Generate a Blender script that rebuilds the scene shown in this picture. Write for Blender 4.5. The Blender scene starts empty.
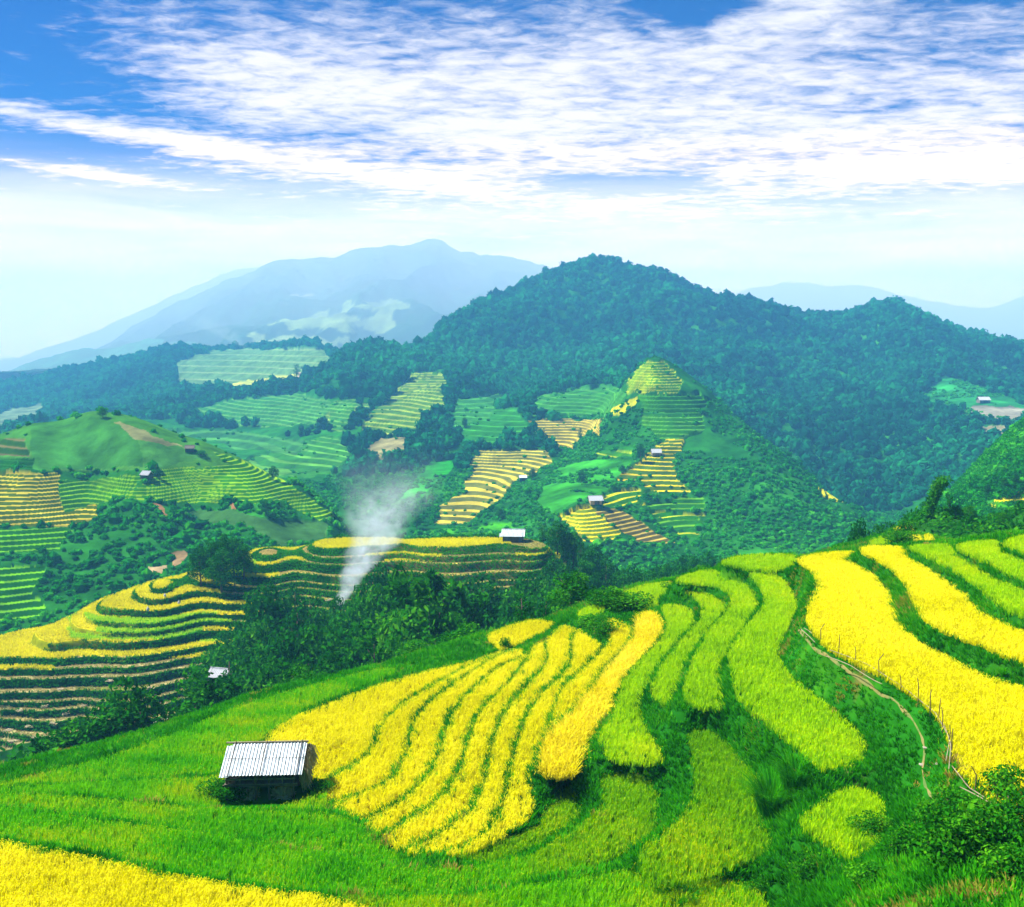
import bpy, math, random
import numpy as np
from math import radians, sin, cos, pi
from mathutils import Vector
rng = np.random.default_rng(7)
random.seed(7)
C = bpy.context.scene.collection
SC = bpy.context.scene
Q = 1.0
QF = 1.0
SMOKE_D = 1.6
SKY_S, SKY_V, CLOUD_V, SUN_E, EXPO = .10, .26, 3.0, 4.0, 1.75
HAZE, HAZE_C, HAZE_G = 3.0e-4, (.16, .56, 1.0), 0.0
MIST, MIST_C = 8e-4, (1.0, .985, .95)
CLOUDS = [(480, 80, 330, 75, .74, 0), (640, 155, 320, 70, .86, 0), (760, 50, 130, 35, .7, .15), (900, 187, 150, 14, .9, 0), (300, 110, 150, 50, .5, 0), (600, 250, 420, 45, .7, 0),
          (110, 150, 260, 9, 1.0, -.13), (440, 185, 170, 12, .55, -.12), (120, 192, 150, 5, .9, -.08), (20, 215, 60, 4, .6, 0), (20, 103, 30, 5, .7, 0), (950, 130, 140, 60, .5, 0), (1000, 258, 60, 5, .7, 0), (990, 228, 50, 4, .6, 0),
          (50, 60, 130, 70, -.6, 0), (690, 35, 50, 25, -1.0, .1), (610, 190, 110, 10, -.9, 0), (230, 40, 130, 25, -.3, -.2), (940, 20, 120, 25, -.5, 0), (330, 150, 90, 8, -.5, 0), (850, 130, 60, 10, -.4, 0), (760, 238, 90, 7, -.6, 0)]

# ---------------------------------------------------------------- camera
W, H, F = 1024, 907, 1000.0
HORIZON = 345.0
PITCH = math.atan((H / 2 - HORIZON) / F)
cp, sp = cos(PITCH), sin(PITCH)
cam_d = bpy.data.cameras.new('camera')
cam = bpy.data.objects.new('camera', cam_d)
C.objects.link(cam)
cam.location = (0, 0, 0)
cam.rotation_euler = (pi / 2 - PITCH, 0, 0)
cam_d.sensor_fit = 'HORIZONTAL'
cam_d.sensor_width = 36.0
cam_d.lens = 36.0 * F / W
cam_d.clip_start = 0.5
cam_d.clip_end = 30000
SC.camera = cam


def uv(px, py):
    """pixel -> slopes (x/y, z/y) of the sight line"""
    a = (np.asarray(px, float) - W / 2) / F
    b = (H / 2 - np.asarray(py, float)) / F
    y = cp + b * sp
    return a / y, (-sp + b * cp) / y


def at(px, py, d):
    u, v = uv(px, py)
    return np.array([u * d, d + 0 * u, v * d]).T


def atz(px, py, z):
    u, v = uv(px, py)
    d = z / v
    return np.array([u * d, d, z + 0 * d]).T


def pix(x, y, z):
    yy = y * cp - z * sp
    zz = y * sp + z * cp
    return W / 2 + F * x / yy, H / 2 - F * zz / yy


# ---------------------------------------------------------------- noise / TPS
def _hash(ix, iy, seed):
    h = (ix.astype(np.int64) * 374761393 + iy.astype(np.int64) * 668265263 + seed * 1442695041) & 0x7fffffff
    h = ((h ^ (h >> 13)) * 1274126177) & 0x7fffffff
    h = (h ^ (h >> 16)) & 0xffff
    return h / 65535.0


def vnoise(x, y, seed=0):
    ix, iy = np.floor(x), np.floor(y)
    fx, fy = x - ix, y - iy
    fx = fx * fx * (3 - 2 * fx)
    fy = fy * fy * (3 - 2 * fy)
    a, b = _hash(ix, iy, seed), _hash(ix + 1, iy, seed)
    c, d = _hash(ix, iy + 1, seed), _hash(ix + 1, iy + 1, seed)
    return (a * (1 - fx) + b * fx) * (1 - fy) + (c * (1 - fx) + d * fx) * fy - 0.5


def fbm(x, y, octs=4, seed=0):
    s, amp = 0, 1.0
    for i in range(octs):
        s = s + amp * vnoise(x, y, seed + i * 17)
        x, y, amp = x * 2.03 + 13.1, y * 2.03 - 7.7, amp * 0.5
    return s


class TPS:
    def __init__(self, P, v, lam=0.0):
        P = np.asarray(P, float); v = np.asarray(v, float)
        self.P = P; n = len(P)
        K = self._k(P, P) + lam * np.eye(n)
        Q = np.c_[np.ones(n), P]
        A = np.zeros((n + 3, n + 3)); A[:n, :n] = K; A[:n, n:] = Q; A[n:, :n] = Q.T
        self.w = np.linalg.solve(A, np.r_[v, 0, 0, 0])

    @staticmethod
    def _k(A, B):
        d2 = ((A[:, None, :] - B[None, :, :]) ** 2).sum(-1) + 1e-9
        return 0.5 * d2 * np.log(d2)

    def __call__(self, X):
        X = np.asarray(X, float)
        out = np.empty(len(X))
        for i in range(0, len(X), 20000):
            x = X[i:i + 20000]
            out[i:i + 20000] = self._k(x, self.P) @ self.w[:-3] + self.w[-3] + x @ self.w[-2:]
        return out


def smooth01(t):
    t = np.clip(t, 0, 1)
    return t * t * (3 - 2 * t)


def inside(poly, x, y):
    r = np.zeros(np.shape(x), bool)
    n = len(poly)
    for i in range(n):
        x0, y0 = poly[i]; x1, y1 = poly[(i + 1) % n]
        if y0 == y1:
            continue
        c = ((y0 > y) != (y1 > y)) & (x < (x1 - x0) * (y - y0) / (y1 - y0) + x0)
        r ^= c
    return r


def edge_dist(poly, x, y):
    best = np.full(np.shape(x), 1e18)
    n = len(poly)
    for i in range(n):
        ax, ay = poly[i]; bx, by = poly[(i + 1) % n]
        dx, dy = bx - ax, by - ay
        L = dx * dx + dy * dy + 1e-12
        t = np.clip(((x - ax) * dx + (y - ay) * dy) / L, 0, 1)
        best = np.minimum(best, (x - ax - t * dx) ** 2 + (y - ay - t * dy) ** 2)
    return np.sqrt(best)


def smooth_poly(P, n=3):
    """Chaikin corner rounding once, then resample"""
    P = np.asarray(P, float)
    for _ in range(n):
        Q = np.roll(P, -1, 0)
        P = np.stack([0.8 * P + 0.2 * Q, 0.2 * P + 0.8 * Q], 1).reshape(-1, 2)
        if len(P) > 160:
            break
    return P


# ---------------------------------------------------------------- mesh helpers
def mesh_np(name, V, faces, mat, parent=None, cols=None, smooth=False, link=True):
    """V (n,3); faces = list of int arrays (m,k).  cols: dict name->(n,4) or (n,)"""
    me = bpy.data.meshes.new(name)
    V = np.asarray(V, np.float32)
    me.vertices.add(len(V))
    me.vertices.foreach_set('co', V.ravel())
    faces = [np.asarray(f, np.int32) for f in faces if len(f)]
    nl = sum(f.size for f in faces); nf = sum(len(f) for f in faces)
    me.loops.add(nl); me.polygons.add(nf)
    me.loops.foreach_set('vertex_index', np.concatenate([f.ravel() for f in faces]))
    cnt = np.concatenate([np.full(len(f), f.shape[1], np.int32) for f in faces])
    st = np.zeros(nf, np.int32); st[1:] = np.cumsum(cnt)[:-1]
    me.polygons.foreach_set('loop_start', st)
    if smooth:
        me.polygons.foreach_set('use_smooth', np.ones(nf, bool))
    else:
        me.polygons.foreach_set('use_smooth', np.zeros(nf, bool))
    for k, c in (cols or {}).items():
        c = np.asarray(c, np.float32)
        if c.ndim == 1:
            a = me.attributes.new(k, 'FLOAT', 'POINT'); a.data.foreach_set('value', c)
        else:
            a = me.attributes.new(k, 'FLOAT_COLOR', 'POINT'); a.data.foreach_set('color', c.ravel())
    me.update(calc_edges=True)
    me.validate()
    if mat:
        me.materials.append(mat)
    o = bpy.data.objects.new(name, me)
    if link:
        C.objects.link(o)
    if parent:
        o.parent = parent
    return o


class MB:
    """collects plain shapes into one mesh"""
    def __init__(self):
        self.v = []; self.f3 = []; self.f4 = []; self.n = 0

    def add(self, V, f4=(), f3=()):
        V = np.asarray(V, float)
        self.v.append(V)
        if len(f4): self.f4.append(np.asarray(f4) + self.n)
        if len(f3): self.f3.append(np.asarray(f3) + self.n)
        self.n += len(V)

    def box(self, c, s, R=None):
        V = np.array([[x, y, z] for x in (-.5, .5) for y in (-.5, .5) for z in (-.5, .5)]) * np.asarray(s)
        if R is not None: V = V @ np.asarray(R).T
        self.add(V + np.asarray(c), [[0, 1, 3, 2], [4, 6, 7, 5], [0, 4, 5, 1], [2, 3, 7, 6], [0, 2, 6, 4], [1, 5, 7, 3]])

    def tube(self, pts, radii, k=6):
        pts = np.asarray(pts, float); n = len(pts)
        radii = np.broadcast_to(np.asarray(radii, float), (n,))
        T = np.gradient(pts, axis=0); T /= np.linalg.norm(T, axis=1)[:, None] + 1e-9
        ref = np.array([0.3, 0.9, 0.2]) if abs(T[0, 2]) > 0.8 else np.array([0, 0, 1.])
        A = np.cross(T, ref); A /= np.linalg.norm(A, axis=1)[:, None] + 1e-9
        B = np.cross(T, A)
        th = np.arange(k) * 2 * pi / k
        V = (pts[:, None] + radii[:, None, None] * (A[:, None] * np.cos(th)[None, :, None] + B[:, None] * np.sin(th)[None, :, None])).reshape(-1, 3)
        f = []
        for i in range(n - 1):
            for j in range(k):
                f.append([i * k + j, i * k + (j + 1) % k, (i + 1) * k + (j + 1) % k, (i + 1) * k + j])
        c0, c1 = len(V), len(V) + 1
        V = np.r_[V, pts[:1], pts[-1:]]
        t = [[c0, (j + 1) % k, j] for j in range(k)] + [[c1, (n - 1) * k + j, (n - 1) * k + (j + 1) % k] for j in range(k)]
        self.add(V, f, t)

    def build(self, name, mat, parent=None, cols=None, smooth=False):
        fs = []
        if self.f4: fs.append(np.concatenate(self.f4))
        if self.f3: fs.append(np.concatenate(self.f3))
        return mesh_np(name, np.concatenate(self.v), fs, mat, parent, cols, smooth)


def empty(name, loc, rz=0.0):
    o = bpy.data.objects.new(name, None)
    C.objects.link(o); o.location = tuple(float(c) for c in loc); o.rotation_euler = (0, 0, rz)
    o.empty_display_size = 0.3
    return o


def tag(o, label=None, cat=None, group=None, kind=None):
    if label: o['label'] = label
    if cat: o['category'] = cat
    if group: o['group'] = group
    if kind: o['kind'] = kind
    return o


def copy_tree(o, parent=None):
    c = o.copy(); C.objects.link(c)
    if parent: c.parent = parent
    for ch in o.children:
        copy_tree(ch, c)
    return c


# ---------------------------------------------------------------- materials
def nt(name):
    m = bpy.data.materials.new(name); m.use_nodes = True
    t = m.node_tree; t.nodes.clear()
    return m, t, (lambda k, **kw: _mk(t, k, kw))


def _mk(t, kind, kw):
    n = t.nodes.new(kind)
    for k, v in kw.items():
        if k.startswith('i_'):
            key = k[2:]
            n.inputs[int(key) if key.isdigit() else key.replace('_', ' ')].default_value = v
        else:
            setattr(n, k, v)
    return n


def col4(c):
    return (c[0], c[1], c[2], 1.0)


def leaf_mat(name, stops, transl=0.3, noise_scale=None, rough=0.6, tr_tint=(1.3, 1.25, 0.6)):
    """blades and leaves: colour runs over the per-leaf 'tint' attribute; part of the light passes through"""
    m, t, N = nt(name)
    at_ = N('ShaderNodeAttribute', attribute_name='tint')
    r = N('ShaderNodeValToRGB')
    el = r.color_ramp.elements
    while len(el) < len(stops): el.new(0.5)
    for e, (p, c) in zip(el, stops):
        e.position = p; e.color = col4(c)
    fac = at_.outputs['Fac']
    if noise_scale:
        g = N('ShaderNodeNewGeometry')
        nz = N('ShaderNodeTexNoise', i_Scale=noise_scale, i_Detail=3.0)
        t.links.new(g.outputs['Position'], nz.inputs['Vector'])
        ma = N('ShaderNodeMath', operation='MULTIPLY_ADD', i_1=0.9, i_2=-0.45)
        t.links.new(nz.outputs['Fac'], ma.inputs[0])
        ad = N('ShaderNodeMath', operation='ADD', use_clamp=True)
        t.links.new(ma.outputs[0], ad.inputs[0]); t.links.new(fac, ad.inputs[1])
        fac = ad.outputs[0]
    t.links.new(fac, r.inputs[0])
    d = N('ShaderNodeBsdfDiffuse')
    tr = N('ShaderNodeBsdfTranslucent')
    mul = N('ShaderNodeMix', data_type='RGBA', blend_type='MULTIPLY')
    mul.inputs[0].default_value = 1.0
    mul.inputs[7].default_value = col4(tr_tint)
    t.links.new(r.outputs[0], mul.inputs[6])
    t.links.new(r.outputs[0], d.inputs['Color']); t.links.new(mul.outputs[2], tr.inputs['Color'])
    mx = N('ShaderNodeMixShader', i_0=transl)
    t.links.new(d.outputs[0], mx.inputs[1]); t.links.new(tr.outputs[0], mx.inputs[2])
    out = N('ShaderNodeOutputMaterial')
    t.links.new(mx.outputs[0], out.inputs['Surface'])
    return m


def ground_mat(name, sc=0.6, amp=0.5, bump=0.0, bump_sc=1.0):
    """terrain: plot colour from the 'ground' attribute, broken up by noise"""
    m, t, N = nt(name)
    a = N('ShaderNodeAttribute', attribute_name='ground')
    g = N('ShaderNodeNewGeometry')
    n1 = N('ShaderNodeTexNoise', i_Scale=sc, i_Detail=6.0, i_Roughness=0.65)
    t.links.new(g.outputs['Position'], n1.inputs['Vector'])
    mr = N('ShaderNodeMapRange', i_1=0.3, i_2=0.7, i_3=1 - amp, i_4=1 + amp)
    t.links.new(n1.outputs['Fac'], mr.inputs[0])
    mul = N('ShaderNodeMix', data_type='RGBA', blend_type='MULTIPLY'); mul.inputs[0].default_value = 1.0
    t.links.new(a.outputs['Color'], mul.inputs[6]); t.links.new(mr.outputs[0], mul.inputs[7])
    d = N('ShaderNodeBsdfDiffuse', i_Roughness=0.5)
    t.links.new(mul.outputs[2], d.inputs['Color'])
    if bump:
        n2 = N('ShaderNodeTexNoise', i_Scale=bump_sc, i_Detail=8.0, i_Roughness=0.7)
        t.links.new(g.outputs['Position'], n2.inputs['Vector'])
        b = N('ShaderNodeBump', i_Strength=1.0, i_Distance=bump)
        t.links.new(n2.outputs['Fac'], b.inputs['Height']); t.links.new(b.outputs[0], d.inputs['Normal'])
    out = N('ShaderNodeOutputMaterial'); t.links.new(d.outputs[0], out.inputs['Surface'])
    return m


def plain_mat(name, c1, c2=None, scale=4.0, rough=0.7, metal=0.0, stretch=(1, 1, 1), bump=0.0):
    m, t, N = nt(name)
    tc = N('ShaderNodeTexCoord'); mp = N('ShaderNodeMapping'); mp.inputs['Scale'].default_value = stretch
    t.links.new(tc.outputs['Object'], mp.inputs['Vector'])
    n1 = N('ShaderNodeTexNoise', i_Scale=scale, i_Detail=6.0, i_Roughness=0.6)
    t.links.new(mp.outputs[0], n1.inputs['Vector'])
    r = N('ShaderNodeValToRGB'); r.color_ramp.elements[0].position = 0.35; r.color_ramp.elements[1].position = 0.65
    r.color_ramp.elements[0].color = col4(c1); r.color_ramp.elements[1].color = col4(c2 or c1)
    t.links.new(n1.outputs['Fac'], r.inputs[0])
    p = N('ShaderNodeBsdfPrincipled', i_Roughness=rough, i_Metallic=metal)
    t.links.new(r.outputs[0], p.inputs['Base Color'])
    if bump:
        b = N('ShaderNodeBump', i_Strength=0.6, i_Distance=bump)
        t.links.new(n1.outputs['Fac'], b.inputs['Height']); t.links.new(b.outputs[0], p.inputs['Normal'])
    out = N('ShaderNodeOutputMaterial'); t.links.new(p.outputs[0], out.inputs['Surface'])
    return m


M = {}
M['rice_gold'] = leaf_mat('rice_gold', [(0.0, (.28, .28, .0)), (0.35, (.63, .61, .0)), (0.75, (.76, .73, .0)), (1.0, (.81, .76, .02))], .35, 0.12)
M['rice_straw'] = leaf_mat('rice_straw', [(0.0, (.36, .31, .0)), (0.4, (.66, .58, .0)), (1.0, (.80, .70, .04))], .3, 0.2)
M['rice_lime'] = leaf_mat('rice_lime', [(0.0, (.14, .38, .0)), (0.4, (.35, .63, .0)), (0.8, (.50, .68, .0)), (1.0, (.64, .68, .0))], .4, 0.12)
M['rice_green'] = leaf_mat('rice_green', [(0.0, (.012, .20, .0)), (0.5, (.08, .47, .0)), (0.85, (.19, .54, .0)), (1.0, (.42, .56, .0))], .4, 0.12)
M['rice_olive'] = leaf_mat('rice_olive', [(0.0, (.06, .26, .0)), (0.5, (.18, .46, .0)), (0.85, (.30, .53, .0)), (1.0, (.50, .56, .0))], .4, 0.15)
M['grass'] = leaf_mat('bank_grass', [(0.0, (.006, .10, .002)), (0.5, (.028, .28, .002)), (0.84, (.09, .40, .003)), (0.9, (.2, .24, .02)), (1.0, (.34, .26, .05))], .38, 0.3)
M['stubble'] = leaf_mat('stubble', [(0.0, (.26, .22, .08)), (.5, (.44, .38, .15)), (1.0, (.58, .50, .24))], .15, .3)
M['leaf'] = leaf_mat('leaf', [(0.0, (.002, .04, .002)), (0.5, (.010, .13, .004)), (1.0, (.05, .27, .006))], .3, 0.15)
M['leaf_light'] = leaf_mat('leaf_light', [(0.0, (.004, .07, .003)), (0.5, (.02, .19, .005)), (1.0, (.09, .34, .006))], .35, 0.2)
M['leaf_far'] = leaf_mat('leaf_far', [(0.0, (.001, .05, .02)), (0.5, (.004, .13, .04)), (1.0, (.014, .24, .05))], .25, 0.006)
M['scrub'] = leaf_mat('scrub', [(0.0, (.003, .09, .003)), (0.5, (.014, .23, .005)), (1.0, (.07, .40, .006))], .3, 0.02)
M['ground'] = ground_mat('terrain', .5, .45, .0)
M['hills'] = ground_mat('hill_terrain', .08, .5, .6, .35)
M['mid'] = ground_mat('terrace_terrain', .45, .45, .08, 1.5)
M['far'] = ground_mat('far_terrain', .012, .5, 6.0, .02)
M['bark'] = plain_mat('bark', (.06, .045, .03), (.12, .09, .06), 3, .9)
M['bamboo'] = plain_mat('bamboo_pole', (.16, .13, .06), (.30, .26, .15), 3, .6)
M['stake'] = plain_mat('old_stake', (.05, .035, .02), (.10, .07, .045), 6, .9)
# ================================================================ NEAR HILL: rice paddies
def z5(L): return [(300 + a / 3.012, 600 + b / 3.012) for a, b in L]
def z6(L): return [(580 + a / 3.657, 530 + b / 3.657) for a, b in L]
def z7(L): return [(780 + a / 3.779, 520 + b / 3.779) for a, b in L]
def z8(L): return [(600 + a / 2.415, 680 + b / 2.415) for a, b in L]

L0 = [(600, 150), (520, 178), (380, 207), (250, 245), (150, 280), (60, 315), (0, 335), (-60, 370), (-105, 405)]
L1 = [(640, 142), (520, 185), (400, 250), (300, 310), (250, 365), (215, 450), (160, 495), (60, 540), (30, 550)]
L2 = [(662, 140), (600, 158), (500, 220), (420, 280), (360, 330), (335, 390), (325, 450), (290, 525), (200, 570), (80, 608)]
L3 = [(690, 150), (660, 170), (600, 195), (520, 260), (455, 340), (430, 420), (410, 480), (380, 530), (300, 600), (190, 662)]
L4 = [(702, 128), (688, 175), (650, 220), (590, 280), (540, 335), (515, 400), (500, 460), (470, 540), (400, 610), (250, 700)]
L5 = [(740, 118), (752, 160), (735, 200), (700, 235), (650, 290), (610, 350), (580, 430), (565, 520), (530, 620), (420, 700), (300, 750)]
L6 = [(835, 75), (820, 130), (825, 165), (800, 215), (740, 262), (690, 330), (650, 450), (630, 560), (590, 670), (500, 730), (400, 757)]


def strip(lo, hi, gap, extra_top=(), extra_bot=()):
    """field between line lo (lower, left) and line hi (its upper neighbour's edge)"""
    n = len(hi)
    sh = [(x - 1.0 * gap * max(0.0, sin(pi * (i + .3) / n)) ** .7, y) for i, (x, y) in enumerate(hi)]
    return z5(list(lo) + list(extra_bot) + sh[::-1] + list(extra_top))


# name key, crop, level of the crop's top, outline in the picture, label
PADDIES = [
 ('rice_gold', -22.75, strip(L0, L1, 7, (), [(-95, 425), (-20, 500)]), 'golden paddy strip furthest down the near slope, directly behind the tin-roofed hut'),
 ('rice_gold', -22.45, strip(L1, L2, 9), 'narrow golden paddy strip, second one up from the hut'),
 ('rice_gold', -22.1, strip(L2, L3, 10), 'golden paddy strip third up from the hut, ending in a blunt tip in the hollow'),
 ('rice_gold', -21.8, strip(L3, L4, 11), 'golden paddy strip fourth up from the hut, with a dark step line on both sides'),
 ('rice_gold', -21.5, strip(L4, L5, 12), 'golden paddy strip whose upper end is a small rounded head in a dark horseshoe'),
 ('rice_gold', -21.2, strip(L5, L6, 12, [(780, 70)]), 'golden paddy strip sixth up from the hut, bending round the horseshoe head'),
 ('rice_gold', -20.85, z5(L6 + [(520, 745), (600, 705), (690, 650), (700, 620), (698, 520), (715, 450), (745, 375), (775, 300), (790, 255), (850, 200), (905, 150), (912, 130), (870, 105)]), 'topmost long curved golden paddy strip, on the edge of the gully'),
 ('rice_gold', -20.5, z5([(905, 60), (940, 48), (1000, 75), (1005, 110), (940, 165), (880, 235), (845, 305), (790, 345), (770, 385), (748, 372), (775, 300), (792, 255), (852, 202), (907, 152), (938, 112)]), 'golden paddy finger between the dark bush patch and the shaggy straw-coloured strip'),
 ('rice_straw', -20.0, z6([(210, 310), (260, 298), (300, 325), (312, 355), (285, 400), (240, 450), (190, 510), (140, 580), (110, 650), (60, 720), (20, 780), (-10, 850), (-25, 885), (-70, 895), (-150, 880), (-135, 800), (-115, 740), (-60, 700), (-10, 640), (60, 560), (110, 500), (165, 435), (200, 390), (205, 355)]), 'shaggy straw-coloured paddy strip of lodged ripe rice'),
 ('rice_gold', -22.7, z5([(560, 100), (620, 75), (700, 52), (770, 60), (765, 78), (700, 108), (650, 132), (600, 147), (582, 128)]), 'small golden paddy cap on the brow above the dark wood'),
 ('rice_lime', -19.5, z6([(300, 272), (340, 266), (400, 280), (428, 305), (420, 330), (370, 390), (330, 440), (290, 480), (250, 540), (225, 590), (213, 640), (215, 690), (250, 740), (290, 790), (297, 830), (240, 838), (120, 832), (68, 745), (110, 700), (140, 650), (150, 590), (180, 520), (230, 460), (280, 420), (312, 380), (330, 340), (318, 300)]), 'pale green paddy strip beside the straw-coloured one, widening to a foot'),
 ('rice_lime', -18.85, z6([(350, 210), (420, 205), (470, 230), (530, 262), (538, 292), (510, 332), (455, 388), (400, 455), (372, 515), (352, 565), (342, 622), (310, 637), (273, 600), (270, 550), (298, 490), (350, 430), (400, 370), (440, 330), (453, 290), (446, 255), (420, 232)]), 'pale green paddy strip with a rounded lower end, second from the straw strip'),
 ('rice_lime', -18.1, z6([(340, 180), (420, 148), (485, 136), (510, 155), (580, 175), (625, 195), (658, 232), (662, 262), (640, 302), (590, 370), (555, 430), (523, 480), (518, 530), (527, 600), (520, 645), (450, 638), (383, 612), (390, 550), (410, 490), (435, 430), (470, 370), (520, 312), (552, 270), (562, 240), (535, 208), (480, 190), (430, 188)]), 'pale green paddy strip with a hook at its top under the brown straw patch'),
 ('rice_lime', -17.2, z6([(622, 143), (690, 146), (732, 170), (772, 203), (788, 235), (782, 275), (760, 330), (735, 380), (712, 430), (732, 490), (790, 550), (880, 620), (960, 680), (1010, 725), (1042, 800), (1000, 835), (900, 860), (850, 840), (790, 775), (710, 705), (625, 645), (575, 585), (560, 500), (548, 430), (590, 370), (655, 300), (678, 262), (682, 232), (660, 190), (632, 165)]), 'broad lime green paddy sweeping down beside the grassy path'),
 ('rice_lime', -16.9, z6([(523, 105), (600, 86), (700, 80), (785, 86), (792, 110), (750, 132), (680, 142), (600, 132), (530, 118)]), 'small lime green paddy cap on the skyline of the near hill'),
 ('rice_lime', -20.5, z6([(-10, 292), (60, 264), (140, 229), (240, 193), (330, 183), (337, 200), (292, 230), (275, 258), (285, 280), (240, 287), (190, 277), (130, 252), (90, 270), (60, 305), (0, 312)]), 'lime green paddy on the left end of the brow, above the bushes'),
 ('rice_olive', -19.3, z8([(218, 115), (262, 112), (312, 150), (352, 200), (392, 240), (402, 262), (372, 330), (408, 380), (382, 412), (300, 442), (220, 472), (108, 477), (102, 400), (150, 368), (202, 330), (236, 260), (230, 190)]), 'horn-shaped olive green paddy in the bottom of the hollow'),
 ('rice_lime', -17.6, z8([(478, 340), (530, 300), (592, 256), (652, 260), (677, 290), (682, 350), (662, 402), (600, 422), (540, 372)]), 'small rounded yellow-green paddy beside the tall grass clump'),
 ('rice_olive', -20.6, [(602, 774), (619, 770), (651, 776), (655, 790), (652, 812), (650, 832), (625, 846), (600, 858), (560, 868), (525, 862), (548, 842), (580, 826), (606, 802), (604, 785)], 'olive green paddy tongue with a brown-edged lower side, left of the horn-shaped one'),
 ('rice_olive', -21.15, [(555, 785), (575, 781), (580, 812), (576, 822), (532, 845), (500, 862), (460, 860), (440, 850), (470, 845), (500, 838), (530, 827), (549, 806)], 'small olive green paddy at the foot of the last golden strip'),
 ('rice_gold', -15.0, z7([(63, 137), (150, 117), (250, 111), (292, 113), (250, 142), (308, 167), (378, 212), (428, 272), (443, 340), (478, 402), (530, 455), (620, 495), (720, 545), (830, 595), (922, 615), (1060, 650), (1500, 760), (1900, 830), (1900, 1500), (1500, 1420), (1200, 1270), (1060, 1200), (922, 1125), (800, 1040), (700, 960), (655, 860), (625, 770), (590, 715), (515, 655), (430, 600), (330, 545), (220, 497), (150, 447), (103, 380), (103, 320), (128, 270), (145, 230), (128, 190), (75, 152)]), 'largest golden paddy, above the path and bamboo rail'),
 ('rice_gold', -13.95, z7([(298, 98), (340, 88), (460, 93), (480, 117), (560, 172), (640, 222), (718, 282), (758, 333), (820, 365), (922, 408), (1080, 460), (1500, 560), (1900, 640), (1900, 790), (1500, 700), (1080, 592), (922, 523), (800, 478), (700, 438), (604, 398), (562, 377), (514, 318), (484, 248), (442, 188), (380, 148), (312, 114)]), 'second large golden paddy, one bank above the largest'),
 ('rice_lime', -13.25, z7([(478, 92), (560, 83), (642, 83), (662, 112), (740, 162), (830, 212), (922, 247), (1100, 295), (1500, 390), (1900, 470), (1900, 600), (1500, 520), (1100, 412), (922, 352), (840, 320), (778, 268), (720, 218), (620, 158), (540, 118)]), 'bright lime paddy directly above the second golden one'),
 ('rice_lime', -12.65, z7([(650, 88), (740, 73), (830, 68), (842, 102), (922, 137), (1100, 190), (1500, 280), (1900, 360), (1900, 440), (1500, 365), (1100, 272), (922, 217), (850, 187), (760, 140)]), 'upper lime paddy, second from the top at the right edge'),
 ('rice_lime', -12.1, z7([(838, 80), (860, 63), (922, 48), (1100, 30), (1500, 60), (1900, 120), (1900, 330), (1500, 255), (1100, 168), (922, 112)]), 'topmost lime paddy in the right corner of the near hill'),
 ('rice_green', -22.95, [(-60, 792), (0, 783), (60, 768), (120, 752), (180, 730), (230, 708), (290, 690), (340, 677), (385, 666), (400, 670), (340, 692), (300, 712), (262, 736), (240, 760), (215, 774), (100, 779), (0, 785), (-60, 794)], 'deep green rice field along the left skyline, behind the hut'),
 ('rice_green', -22.35, [(-60, 794), (0, 786), (100, 780), (212, 777), (255, 762), (310, 770), (330, 800), (322, 811), (215, 807), (100, 796), (0, 790), (-60, 797)], 'deep green rice field that the hut stands in'),
 ('rice_green', -21.6, [(-60, 798), (0, 791), (100, 797), (215, 808), (322, 812), (345, 815), (388, 848), (405, 858), (400, 867), (312, 846), (219, 832), (103, 818), (0, 803), (-60, 800)], 'deep green rice field just below the hut'),
 ('rice_green', -20.8, [(-60, 801), (0, 804), (103, 819), (219, 833), (312, 847), (400, 868), (470, 866), (530, 852), (545, 858), (600, 862), (640, 864), (560, 878), (460, 893), (360, 895), (265, 886), (187, 874), (103, 856), (0, 837), (-60, 826)], 'long green rice band two steps below the hut'),
 ('rice_gold', -19.9, [(-60, 828), (0, 838), (103, 857), (187, 875), (265, 887), (330, 894), (400, 912), (400, 1000), (-60, 1000)], 'golden rice in the near corner below the green bands'),
 ('rice_green', -19.9, [(332, 894), (360, 896), (460, 895), (560, 880), (640, 867), (690, 872), (770, 885), (770, 1000), (405, 1000), (402, 912)], 'yellow-flecked green rice band lowest in the middle of the near slope'),
 ('rice_gold', -18.8, [(893, 526), (904, 524), (914, 525), (913, 530), (898, 531)], 'tiny golden paddy farthest behind the brow, above the dark bush'),
 ('rice_gold', -17.9, [(911, 534), (922, 533), (923, 542), (912, 543)], 'tiny golden paddy behind the brow, left of a pair'),
 ('rice_gold', -17.7, [(924, 532), (933, 533), (935, 541), (925, 541)], 'tiny golden paddy behind the brow, right of a pair'),
 ('rice_lime', -17.6, [(870, 539), (880, 535), (892, 538), (890, 545), (872, 546)], 'tiny lime paddy step behind the brow next to the leafy trees'),
]
RICE_H = 0.36
for i, p in enumerate(PADDIES):
    P = smooth_poly(p[2], 2)
    p3 = atz(P[:, 0], P[:, 1], p[1])
    Pw = p3[:, :2]
    if p[0] in ('rice_lime', 'rice_olive') and -20.9 < p[1] < -13.6:
        # the crop leans a little over the lip of its bank
        tg = np.roll(Pw, -1, 0) - np.roll(Pw, 1, 0); nr = np.c_[tg[:, 1], -tg[:, 0]] / (np.linalg.norm(tg, axis=1)[:, None] + 1e-9)
        sgn = np.sign(np.sum(Pw[:, 0] * np.roll(Pw[:, 1], -1) - np.roll(Pw[:, 0], -1) * Pw[:, 1]))
        Pw = Pw + nr * sgn * .13
    PADDIES[i] = (p[0], p[1], Pw, p[3])

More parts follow.
